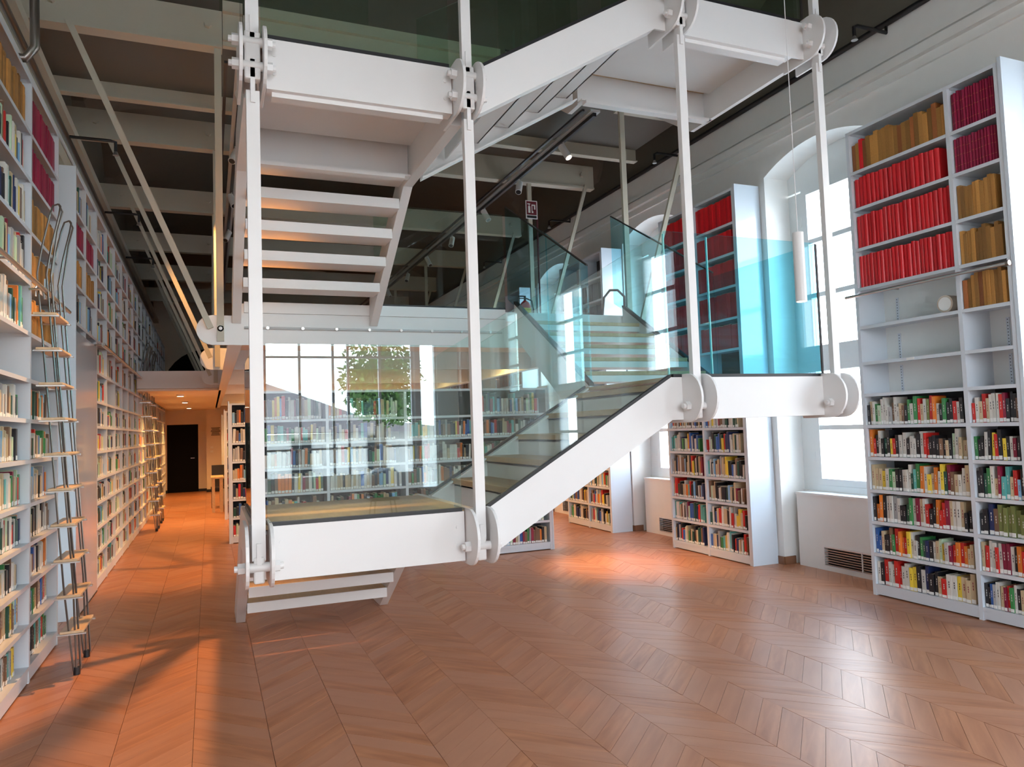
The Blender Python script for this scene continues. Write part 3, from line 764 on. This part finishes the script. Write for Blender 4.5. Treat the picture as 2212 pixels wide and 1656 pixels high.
def tier(t, dz, last=False, base_flight=True):
    """one storey of the hung stair.  dz = height of its floor"""
    z1, z2 = .82+dz, 1.61+dz+(.02 if dz else 0)           # undersides of the lower and upper landing
    zm = dz; f1, f2 = z1+.29, z2+.29                     # landing floors
    A, B = HX[0], HX[1]
    G = glass_a if not dz else glass_g
    # lower landing
    front_beam(t, A+.078, z1, B-.078, z1, YF)
    bb = front_beam(t, A+.04, z1, B-.04, z1, YBK, d=-1)
    hb = MB()
    for x in (A+.12, B-.12):
        for zb in (.09, .2): hb.tube([(x, YF-.006, z1+zb), (x, YF, z1+zb)], .012, 10)
    hb.build('rivet', steel, t)
    box('landing_soffit', steel, A+.03, B-.03, YF+.10, YBK-.10, z1+.235, z1+.255, t)
    box('landing_floor', treadw, A+.03, B-.03, YF+.02, YBK-.02, z1+.27, z1+.295, t)
    box('glass_channel', black_m, A+.06, B-.09, YF-.002, YF+.03, z1+.29, z1+.312, t)
    gl(t, G, A+.05, B-.09, YF+.004, YF+.02, z1+.30, z1+1.28)
    box('glass_channel', black_m, A-.012, A+.022, YF+.06, YBK, z1+.29, z1+.315, t)
    gl(t, G, A-.004, A+.012, YF+.06, YBK, z1+.30, z1+1.28)
    box('glass_edge', dark_m, A-.005, A+.013, YBK, YBK+.006, z1+.30, z1+1.28, t)
    # side stringers with the flight running down and away
    zf = dz
    yfoot = 5.6+(z1-zf)/.646
    for x in (A, B):
        top_y = 5.55+(f1-max(zf, 0))/.646
        if dz: pts = [(4.36, z1), (5.60, z1), (7.02, z1-1.42*.646), (7.02, f1-1.47*.646), (5.55, f1), (4.36, f1)]
        else: pts = [(4.36, z1), (5.60, z1), (yfoot, 0), (yfoot+.45, 0), (5.55, f1), (4.36, f1)]
        side_stringer(t, x, pts)
    for k in range(1, 6):
        tread_y(t, A+.04, B-.04, 5.47+.265*(k-1), f1-.178*k, .27, True)
    # cross flight, rising to the right between hangers 2 and 3
    xa, xb = B+.062, HX[2]-.16
    sl = (z2-z1)/(xb-xa)
    front_beam(t, xa, z1, xb, z2, YF, name='stringer')
    front_beam(t, xa, z1, xb, z2, YBK+.012, name='stringer', d=-1)
    n = 5; run = (xb-xa)/n; rise = (z2-z1)/n
    for k in range(n):
        x0 = xa+run*(k+.72); zt = f1+sl*(x0-xa)-.012
        if k == n-1: run = xb-x0-.02
        a = MB().box(x0, x0+.01, YF+.02, YBK-.02, zt-rise-.045, zt-.03).box(x0, x0+run+.01, YF+.02, YBK-.02, zt-.045, zt-.03).build('step_plate', steel, t)
        MB().box(x0-.025, x0+run+.004, YF+.03, YBK-.03, zt-.028, zt+.012).build('wood_tread', treadw, a, bevel=.003)
    for (yy, th) in ((YF, .016), (YBK-.02, .016)):
        MB().prism([(xa, f1+.0), (xb, f2+.0), (xb, f2+.022), (xa, f1+.022)], 'Y', yy-.004, yy+.024).build('glass_channel', black_m, t)
    c = (xa+xb)/2; cz = (f1+f2)/2
    gsl_x(t, G, xa, f1+.01, c-.004, cz+.01, YF+.002, 1.0); gsl_x(t, G, c+.004, cz+.01, xb, f2+.01, YF+.002, 1.0)
    gsl_x(t, G, xa, f1+.01, c-.004, cz+.01, YBK-.018, 1.0); gsl_x(t, G, c+.004, cz+.01, xb, f2+.01, YBK-.018, 1.0)
    # upper landing
    D = HX[2]; E2 = HX[3]; GB = glass_b if not dz else glass_g
    front_beam(t, D+.09, z2, E2-.078-.1, z2, YF)
    MB().prism([(xb, z2), (D-.07, z2), (D-.07, f2), (xb, f2)], 'Y', YF, YF+.014).build('end_plate', steel, t)
    MB().prism([(E2-.178, z2), (E2-.07, z2), (E2-.07, f2), (E2-.178, f2)], 'Y', YF+.002, YF+.016).build('end_plate', steel, t)
    front_beam(t, D-.12, z2, E2-.04, z2, YBK, d=-1)
    box('landing_soffit', steel, D-.03, E2-.03, YF+.10, YBK-.10, z2+.235, z2+.255, t)
    box('landing_floor', treadw, xb, E2-.03, YF+.02, YBK-.02, z2+.27, z2+.295, t)
    box('glass_channel', black_m, D-.14, E2-.09, YF-.002, YF+.03, z2+.29, z2+.312, t)
    gl(t, GB, D-.16, D+.19, YF+.004, YF+.02, z2+.30, z2+1.30); gl(t, GB, D+.20, E2-.08, YF+.004, YF+.02, z2+.30, z2+1.30)
    box('glass_edge', glass_e, D+.192, D+.198, YF+.004, YF+.02, z2+.30, z2+1.28, t)
    box('glass_edge', glass_e, D-.168, D-.161, YF+.004, YF+.02, z2+.30, z2+1.28, t)
    box('glass_channel', black_m, E2-.06, E2-.02, YF+.02, YBK, z2+.29, z2+.315, t)
    gl(t, GB, E2-.05, E2-.034, YF+.03, YBK, z2+.30, z2+1.30)
    box('glass_edge', dark_m, E2-.052, E2-.032, YF+.022, YF+.029, z2+.29, z2+1.30, t)
    # flight rising away to the next floor
    zt = 2.80+dz; Yt = 7.02; s2 = (zt+.07-f2)/(Yt-YBK)
    for x in (D-.09, E2-.05):
        pts = [(YBK-.0, z2), (YBK+.2, z2), (Yt, zt-.27), (Yt, zt+.08), (YBK, f2+.02)]
        if x > D+.5: pts = [(4.36, z2)]+pts[1:]+[(4.36, f2)]
        MB().prism(pts, 'X', x-.02, x+.02).build('stringer', steel, t)
        MB().prism([(YBK, f2+.02), (Yt, zt+.08), (Yt, zt+.105), (YBK, f2+.045)], 'X', x-.024, x+.024).build('glass_channel', black_m, t)
        ym = (YBK+Yt)/2; zz = (f2+.02+zt+.08)/2
        gsl_y(t, GB, YBK, f2+.04, ym-.004, zz+.02, x-.008, 1.0); gsl_y(t, GB, ym+.004, zz+.02, Yt+.2, zt+.16, x-.008, 1.0)
        MB().prism([(YBK, f2+1.04), (Yt+.2, zt+1.16), (Yt+.2, zt+1.172), (YBK, f2+1.052)], 'X', x-.009, x+.009).build('glass_edge', dark_m, t)
    for k in range(1, 6):
        tread_y(t, D-.07, E2-.07, 5.60+.272*(k-1), f2+(zt-f2)*k/6, .29)
    # knuckles
    for x, zc in ((HX[0], z1+.145), (HX[1], z1+.145), (HX[2], z2+.145), (HX[3], z2+.145)):
        knuckle(t, x, zc, (-.055,) if not dz else (-.06, .075))
stair1 = thing('hung_staircase', 'white steel staircase hung on rods with glass sides and oak treads, lower storey', 'staircase', (1.5, 4.2, 0))
tier(stair1, 0)
stair2 = thing('hung_staircase', 'white steel stair flights overhead joining the mezzanine to the storey above', 'staircase', (1.5, 4.2, 2.8))
tier(stair2, 2.71)
def hangers():
    zl = [.965, .965, 1.755, 1.755]
    for i, x in enumerate(HX):
        zu = (zl[i]+2.71+(.02 if i > 1 else 0))
        w = .062 if i else .07
        MB().box(x-w/2, x+w/2, YN-.022, YN+.022, zl[i]-.02, zu-.20).build('hanger_bar', steel, stair1, bevel=.002)
        MB().box(x-.012, x+.012, YN-.034, YN+.034, zu-.27, zu-.03).build('fork_tab', steel, stair1)
        MB().box(x-.028, x+.028, YN-.03, YN+.03, zl[i]-.14, zl[i]+.0).build('hanger_eye', steel, stair1, bevel=.01)
        MB().box(x-.012, x+.012, YN-.036, YN+.036, zl[i]-.05, zl[i]+.07).build('fork_tab', steel, stair1)
        MB().box(x-w/2, x+w/2, YN-.022, YN+.022, zu+.12, 7.3).build('hanger_bar', steel, stair2, bevel=.002)
        MB().box(x-.042, x+.042, YN-.034, YN+.034, zu-.14, zu+.13).build('hanger_eye', steel, stair2, bevel=.01)
        MB().box(x-.012, x+.012, YN-.034, YN+.034, zu+.08, zu+.22).build('fork_tab', steel, stair2)
hangers()
MB().tube([(4.27, 7.0, 2.85), (4.27, 7.0, 3.0), (4.25, 7.1, 3.09), (4.22, 7.22, 3.11), (4.22, 7.36, 3.05), (4.22, 7.42, 2.82)], .014, 10).build('guard_loop', dark_m, stair1, smooth=True)

# ------------------------------------------------------------------ mezzanine and overhead steelwork
TY = [7.05, 9.65, 12.45, 15.2, 18.0, 20.8]
def round_beam(t, x0, x1, y, z0, z1, m, name='cross_beam', rl=True, rr=True, th=.03):
    zc = (z0+z1)/2; h = (z1-z0)/2; pts = []
    if rl: pts += [(x0+h-h*math.sin(a), zc-h*math.cos(a)) for a in [math.pi*k/10 for k in range(11)]]
    else: pts += [(x0, z0), (x0, z1)]
    if rr: pts += [(x1-h+h*math.sin(a), zc+h*math.cos(a)) for a in [math.pi*k/10 for k in range(11)]]
    else: pts += [(x1, z1), (x1, z0)]
    b = MB().prism(pts, 'Y', y, y+th).build(name, m, t)
    k = MB()
    for xx in ([x0+.2] if rl else [])+([x1-.2] if rr else []): k.tube([(xx, y-.03, zc+.01), (xx, y, zc+.01)], .03, 6).tube([(xx, y-.045, zc+.01), (xx, y-.03, zc+.01)], .016, 8)
    k.build('bolt', m, b)
def mezzanine():
    t = thing('mezzanine_floor', 'white steel mezzanine floor hung behind the stair, warm light beneath', 'mezzanine', (2.2, 7.05, 2.5))
    box('deck', steel, .22, 2.86, 7.08, 22.5, 2.70, 2.80, t); box('deck', steel, 2.86, 4.36, 7.08, 22.5, 2.70, 2.80, t)
    soff = MB().box(.24, 4.34, 7.5, 22.4, 2.66, 2.69); soff.build('soffit', warmwall, t)
    box('fascia', steel, .20, 2.86, 7.045, 7.075, 2.43, 2.80, t)
    box('fascia_cap', steel, .30, 2.85, 7.02, 7.044, 2.715, 2.815, t)
    r = MB().tube([(.3, 7.015, 2.575), (2.8, 7.015, 2.575)], .012, 8); f = r.build('fascia_rail', board_m, t, smooth=True)
    for k in range(8): MB().tube([(.5+k*.31, 6.995, 2.575), (.5+k*.31, 7.045, 2.575)], .014, 8).build('bolt', chrome, f, smooth=True)
    box('glass_channel', black_m, 1.50, 2.86, 7.04, 7.07, 2.816, 2.835, t)
    gl(t, glass_g, 1.50, 2.86, 7.045, 7.06, 2.83, 3.82)
    for y in TY:
        round_beam(t, -.10, 4.55, y if y > 7.1 else y-.02, 2.42, 2.685, steel)
    for x in (.22, 4.30): 
        MB().box(x-.012, x+.012, 7.08, 22.4, 2.43, 2.695).box(x-.06, x+.06, 7.08, 22.4, 2.42, 2.435).build('edge_channel', steel, t)
    box('bridge_deck', steel, -1.13, .2, 13.9, YE, 2.46, 2.76, t)
    box('bridge_soffit', warmwall, -1.13, .2, 13.95, YE, 2.42, 2.455, t)
mezzanine()
def trusses():
    for i, y in enumerate(TY):
        t = thing('roof_frame', ['nearest overhead steel frame whose beam tops the tall slanted bar', 'second overhead steel frame from the viewer', 'third overhead steel frame from the viewer', 'fourth overhead steel frame from the viewer', 'fifth overhead steel frame deep in the hall', 'last overhead steel frame at the hall end'][i], 'steel frame', (2.1, y, 5.15), 'overhead steel frames carrying the mezzanine')
        for a, b in (((-1.5, .14), (4.30, 5.4)) if i == 0 else ((-1.5, 5.4),)):
            round_beam(t, a, b, y-.06, 5.15, 5.48, beam_m, name='top_beam', rl=False, rr=False, th=.06)
            MB().box(a, b, y-.08, y+.06, 5.13, 5.155).build('beam_flange', beam_m, t)
        k = MB()
        for xx in (.02, -1.2, 5.2): k.tube([(xx, y-.1, 5.33), (xx, y-.06, 5.33)], .035, 6)
        k.build('bolt', beam_m, t)
        for x in (.10, 4.34):
            MB().box(x-.03, x+.03, y-.05, y-.01, 2.45, 5.15).build('hanger_bar', beam_m, t)
        MB().bar((-1.08, y-.07, 5.18), (.02, y-.07, 2.56), .05, .035, up=(0, 1, 0)).build('slanted_bar', beam_m, t)
        MB().bar((5.26, y-.07, 5.18), (4.42, y-.07, 2.56), .05, .035, up=(0, 1, 0)).build('slanted_bar', beam_m, t)
trusses()
def upper_floor():
    t = thing('upper_floor', 'upper storey floor edge with beige moulded fascia high behind the stair', 'upper floor', (2.1, 7, 5.3))
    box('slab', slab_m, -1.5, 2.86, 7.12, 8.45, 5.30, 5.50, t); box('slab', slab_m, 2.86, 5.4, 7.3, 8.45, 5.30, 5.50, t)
    box('fascia', beam_m, .145, 2.84, 6.99, 7.05, 5.16, 5.52, t); box('fascia_moulding', beam_m, .145, 2.86, 6.94, 6.99, 5.46, 5.56, t); box('fascia_moulding', beam_m, .145, 2.86, 6.965, 6.99, 5.20, 5.25, t)
    MB().box(-1.5, 5.4, 8.40, 8.46, 5.14, 5.30).box(-1.5, 5.4, 8.36, 8.46, 5.13, 5.145).build('edge_beam', beam_m, t)
    gl(t, glass_g, .12, 1.5, 7.06, 7.075, 5.52, 6.2)
upper_floor()
# black service pipe along the right cornice with stubs, sprinkler pipes on the left
def pipes():
    t = thing('sprinkler_pipe', 'long black pipe running along the top of the right wall', 'pipe', (5.75, 3, 5.16))
    MB().tube([(5.76, YB, 5.165), (5.76, 22, 5.165)], .028, 10).build('pipe', black_m, t, smooth=True)
    for y in (1.2, 4.7, 7.9, 11.1, 14.3):
        MB().tube([(5.76, y, 5.165), (5.76, y, 5.08), (5.40, y, 5.08), (5.36, y, 5.06), (5.36, y, 4.98)], .016, 8).build('branch', black_m, t, smooth=True)
        MB().tube([(5.36, y, 4.98), (5.36, y, 4.94)], [.012, .03], 8).build('sprinkler_head', chrome, t, smooth=True)
    t = thing('sprinkler_pipe', 'dark branched pipes high on the left wall above the bookcase', 'pipe', (-1.4, 7, 4.9))
    MB().tube([(-1.40, YB, 4.90), (-1.40, 22, 4.90)], .03, 10).build('pipe', tube_m, t, smooth=True)
    for y in (9.0, 11.9, 14.8):
        MB().tube([(-1.42, y, 4.9), (-.98, y, 4.9), (-.93, y, 4.89), (-.93, y, 4.78)], .017, 8).build('branch', black_m, t, smooth=True)
        MB().tube([(-.93, y, 4.79), (-.93, y, 4.74)], [.014, .032], 8).build('sprinkler_head', chrome, t, smooth=True)
    MB().tube([(-1.38, 6.0, 4.92), (-1.2, 6.0, 4.95), (-1.14, 6.02, 4.92), (-1.14, 6.05, 4.45), (-1.2, 6.05, 4.36), (-1.33, 6.05, 4.36)], .032, 10).build('elbow_pipe', tube_m, t, smooth=True)
pipes()
def tracks():
    for (x, y0, y1, lab, ys) in ((4.05, 7.1, 22, 'long black lighting track with spotlights above the right of the mezzanine', (7.9, 9.3, 10.7, 12.4, 14.0, 15.6, 17.5)), (.32, 7.2, 20, 'lighting track with spotlights beside the left hangers', (7.6, 9.2, 11.0, 13.0))):
        t = thing('light_track', lab, 'lighting track', (x, y0, 5.0))
        MB().box(x-.02, x+.02, y0, y1, 5.06, 5.10).box(x-.16, x-.13, y0, y1, 5.10, 5.125).build('track', mat('black track', (.03, .03, .035), .35), t)
        box('conduit_box', board_m, x-.06, x+.06, y0-.02, y1, 5.105, 5.13, t)
        for k, y in enumerate(ys):
            WH = ['nearest', 'second', 'third', 'fourth', 'fifth', 'sixth', 'farthest'][k]
            s = thing('spotlight', '%s white cylinder spotlight on the %s lighting track' % (WH, 'right' if x > 1 else 'left'), 'spotlight', (x, y, 5.06), 'track spotlights')
            MB().tube([(x, y, 5.06), (x, y, 5.0)], .012, 8).build('arm', board_m, s, smooth=True)
            d = Vector((-.35 if k % 2 else .25, -.5, -.9)).normalized(); p = Vector((x, y, 4.97))-d*.06
            MB().tube([p, p+d*.2], .045, 18).build('housing', steel, s, smooth=True)
            MB().tube([p+d*.2, p+d*.203], .036, 18).build('lens', lens_m if k < 1 else black_m, s)
tracks()

# pendant lamp at the right
def pendant(x, y, z, label, top=6.7):
    t = thing('pendant_lamp', label, 'pendant lamp', (x, y, z))
    MB().tube([(x, y, z+.46), (x, y, top)], .003, 6).build('cord', steel, t)
    MB().tube([(x, y, z), (x, y, z+.46)], .036, 28).build('shade', steel, t, smooth=True)
    MB().tube([(x, y, z-.001), (x, y, z+.003)], .029, 20).build('diffuser', lamp_on, t)
pendant(3.62, 3.72, 2.36, 'white cylinder pendant lamp hanging in front of the window')
pendant(3.9, -1.6, 2.3, 'white cylinder pendant lamp hanging behind the viewer')

# ------------------------------------------------------------------ things on the mezzanine
def extinguisher_post():
    x, y = 4.12, 8.9
    t = thing('extinguisher_stand', 'dark post on the mezzanine bearing the extinguisher sign', 'stand', (x, y, 2.8))
    MB().tube([(x, y, 2.8), (x, y, 4.62)], .013, 10).build('post', mat('dark red post', (.10, .012, .02), .4), t, smooth=True)
    MB().tube([(x, y, 2.8), (x, y, 2.815)], .09, 20).build('base_plate', dark_m, t, smooth=True)
    s = MB().box(x-.17, x-.0, y-.018, y-.013, 4.38, 4.63).build('sign', mat('sign white border', (.8, .8, .8), .5), t)
    k = MB().box(x-.158, x-.012, y-.021, y-.0185, 4.435, 4.618).build('sign_panel', mat('sign dark red', (.16, .01, .02), .5), s)
    g = MB().box(x-.155, x-.015, y-.021, y-.0185, 4.392, 4.424).box(x-.135, x-.105, y-.024, y-.0215, 4.46, 4.55).box(x-.125, x-.115, y-.024, y-.0215, 4.55, 4.575).box(x-.135, x-.100, y-.024, y-.0215, 4.575, 4.585)
    q = MB().box(x-.135, x-.105, y-.024, y-.0215, 4.46, 4.55).box(x-.125, x-.115, y-.024, y-.0215, 4.55, 4.575).box(x-.145, x-.105, y-.024, y-.0215, 4.575, 4.588)
    q.box(x-.085, x-.062, y-.024, y-.0215, 4.46, 4.485).box(x-.085, x-.075, y-.024, y-.0215, 4.485, 4.56).box(x-.085, x-.045, y-.024, y-.0215, 4.56, 4.575).box(x-.05, x-.03, y-.024, y-.0215, 4.51, 4.575)
    q.build('pictogram', sticker_m, s); box('caption_strip', black_m, x-.155, x-.015, y-.021, y-.0185, 4.392, 4.424, s)
    e = thing('fire_extinguisher', 'red fire extinguisher with a yellow card standing on the mezzanine', 'fire extinguisher', (x-.22, y, 2.8))
    X = x-.22
    MB().tube([(X, y, 2.8), (X, y, 2.83), (X, y, 3.18), (X, y, 3.24), (X, y, 3.27)], [.075, .08, .08, .055, .02], 20).build('cylinder', red_m, e, smooth=True)
    MB().tube([(X, y, 3.27), (X, y, 3.32)], .016, 10).box(X-.09, X+.01, y-.01, y+.01, 3.32, 3.335).box(X-.08, X+.01, y-.01, y+.01, 3.295, 3.305).build('handle', black_m, e)
    MB().tube([(X+.02, y, 3.3), (X+.1, y, 3.27), (X+.12, y, 3.15), (X+.1, y, 2.98)], .01, 8).build('hose', black_m, e, smooth=True)
    box('card', yellow_m, X-.06, X+.045, y-.086, y-.082, 3.0, 3.16, e)
extinguisher_post()
def reading_desk():
    t = thing('reading_desk', 'white framed desk on the mezzanine behind the overhead flight', 'desk', (1.3, 9.0, 2.8))
    box('desk_top', steel, 1.15, 2.0, 8.7, 9.3, 3.02, 3.06, t)
    for x in (1.15, 1.94):
        for y in (8.7, 9.24): box('leg', steel, x, x+.06, y, y+.06, 2.8, 3.02, t)
    box('modesty_panel', black_m, 1.22, 1.93, 9.2, 9.22, 2.83, 3.0, t)
reading_desk()
def corridor_table():
    t = thing('reading_table', 'small light wood table beside the corridor bookcase ends', 'table', (.15, 17.3, 0))
    box('table_top', birch, .02, .28, 17.0, 18.0, .71, .74, t)
    for y in (17.02, 17.93): box('leg', birch, .04, .10, y, y+.06, 0, .71, t); box('leg', birch, .2, .26, y, y+.06, 0, .71, t)
    c = thing('chair', 'dark backed chair drawn up behind the corridor table', 'chair', (.2, 18.2, 0))
    box('seat', dark_m, .02, .38, 18.05, 18.45, .43, .46, c); MB().prism([(18.42, .46), (18.45, .46), (18.54, .95), (18.51, .95)], 'X', .04, .36).build('backrest', dark_m, c)
    for x in (.03, .34):
        for y in (18.06, 18.42): box('leg', dark_m, x, x+.03, y, y+.03, 0, .43, c)
corridor_table()
# lit linear lamps under the mezzanine
def linear_lamps():
    for i, (x0, x1, y, e) in enumerate(((3.0, 4.1, 10.6, 45), (.9, 2.2, 10.6, 45), (2.6, 3.9, 13.8, 45), (.7, 2.0, 13.8, 45), (.8, 3.4, 17.0, 40), (.8, 3.4, 20.2, 40))):
        w = ['right near', 'left near', 'right middle', 'left middle', 'far', 'farthest'][i]
        t = thing('linear_lamp', 'warm linear ceiling lamp under the mezzanine, %s one' % w, 'ceiling lamp', ((x0+x1)/2, y, 2.63), 'linear lamps under the mezzanine')
        box('housing', steel, x0, x1, y-.04, y+.04, 2.625, 2.66, t); box('diffuser', lamp_on, x0+.02, x1-.02, y-.03, y+.03, 2.618, 2.625, t)
        lamp('linear_lamp_light', 'AREA', ((x0+x1)/2, y, 2.60), ((x0+x1)/2, y, 0), e, WARM, (x1-x0, .06))
    for i, y in enumerate((9.4, 12.0, 15.2, 18.0, 21.5)):
        x = .12 if y < 13 else -.5
        if y > 13:
            t = thing('downlight', 'round ceiling downlight over the corridor, %s of three' % ['', '', 'nearest', 'middle', 'farthest'][i], 'ceiling lamp', (x, y, 2.40), 'corridor downlights')
            MB().tube([(x, y, 2.385), (x, y, 2.42)], .07, 20).build('housing', steel, t, smooth=True); MB().tube([(x, y, 2.383), (x, y, 2.386)], .055, 20).build('diffuser', lamp_on, t)
            lamp('downlight_light', 'SPOT', (x, y, 2.37), (x-.1, y, 0), 260 if i < 4 else 240, (1, .50, .15), (.05,), 130, .8)
linear_lamps()
# spot lamps of the tracks that are switched on
lamp('track_spot_light', 'SPOT', (.30, 7.5, 4.80), (-.5, 4.4, 0), 900, (1, .47, .14), (.03,), 52, .6)
lamp('track_spot_light', 'SPOT', (.30, 9.1, 4.80), (-.5, 10.4, 0), 600, (1, .48, .14), (.03,), 50, .8)
added_dl = thing('downlight', 'small round downlight added under the right mezzanine edge for a warm floor patch', 'ceiling lamp', (4.12, 7.6, 2.40))  # fixture added to throw the warm patch on the floor
MB().tube([(4.12, 7.6, 2.36), (4.12, 7.6, 2.66)], .05, 20).build('housing', steel, added_dl, smooth=True); MB().tube([(4.12, 7.6, 2.357), (4.12, 7.6, 2.361)], .042, 20).build('diffuser', lamp_on, added_dl)
lamp('downlight_light', 'SPOT', (4.12, 7.6, 2.35), (4.45, 7.35, 0), 420, (1, .58, .25), (.04,), 62, 1)  # light of the added fixture, aimed to make the warm floor patch

# ------------------------------------------------------------------ behind the viewer and outdoors (mirrored in the stair glass)
def wrapped_chair():
    x, y = 2.72, -4.1
    t = thing('wrapped_chair', 'chair wrapped in clear plastic sheet standing behind the viewer', 'chair', (x, y, 0))
    for dx in (-.2, .2):
        for dy in (-.2, .2): MB().tube([(x+dx*1.1, y+dy*1.1, 0), (x+dx*.8, y+dy*.8, .45)], .014, 8).build('leg', dark_m, t, smooth=True)
    box('seat', dark_m, x-.24, x+.24, y-.24, y+.24, .44, .49, t, bevel=.02)
    import bmesh
    bm = bmesh.new(); bmesh.ops.create_icosphere(bm, subdivisions=3, radius=1)
    for v in bm.verts:
        n = v.co.copy(); k = 1+.12*math.sin(9*n.x+4*n.z)*math.cos(7*n.y)
        v.co = Vector((n.x*.36*k, n.y*.3*k, n.z*.26*k+.72))
    me = bpy.data.meshes.new('plastic_cover'); bm.to_mesh(me); bm.free(); me.materials.append(plastic_m)
    for p in me.polygons: p.use_smooth = True
    o = bpy.data.objects.new('plastic_cover', me); C.objects.link(o); o.parent = t
wrapped_chair()
def outdoors():
    g = MB().box(-60, 60, -90, 60, -5.2, -5.0).build('ground', ground_m); g['kind'] = 'structure'
    b = thing('far_house', 'house with low tiled roof outside the window behind the viewer', 'building', (-3, -34, -5))
    box('wall', facade_m, -14, 12, -42, -32, -5, 1.6, b)
    MB().prism([(-15, 2.0), (-6, 4.6), (1, 4.9), (8, 2.3), (14, 1.5)], 'Y', -43, -31.4).build('roof', roof_m, b)
    for k in range(6): box('window', black_m, -12+k*4, -11+k*4, -31.98, -31.9, -.6, 1.4, b)
    t = thing('tree', 'leafy tree outside the window wall behind the viewer', 'tree', (6.4, -21, -5))
    MB().tube([(6.4, -21, -5), (6.3, -21, 0), (6.5, -21, 5)], [.35, .26, .12], 10).build('trunk', bark_m, t, smooth=True)
    m = MB(); r2 = random.Random(3)
    for k in range(5200):
        a = r2.uniform(0, 6.283); zc = r2.uniform(-1, 1); rr = r2.random()**.45
        blob = r2.choice(((0, 0, 4.6, 1.4), (-.7, .3, 3.6, 1.0), (.7, -.2, 3.8, 1.1), (.2, 0, 5.8, 1.0), (-.4, 0, 2.8, .8), (.5, .2, 2.6, .8)))
        s = math.sqrt(1-zc*zc); R_ = blob[3]*rr
        p = Vector((6.4+blob[0]+R_*s*math.cos(a), -21+blob[1]+R_*s*math.sin(a), blob[2]+R_*zc))
        u = Vector((r2.gauss(0, 1), r2.gauss(0, 1), r2.gauss(0, 1))).normalized(); v = u.orthogonal().normalized(); L = r2.uniform(.09, .17)
        m.add([p, p+u*L+v*L*.4, p+u*L*2, p+u*L-v*L*.4], [(0, 1, 2, 3)])
    m.build('foliage', tree_m, t, kind='stuff')
outdoors()
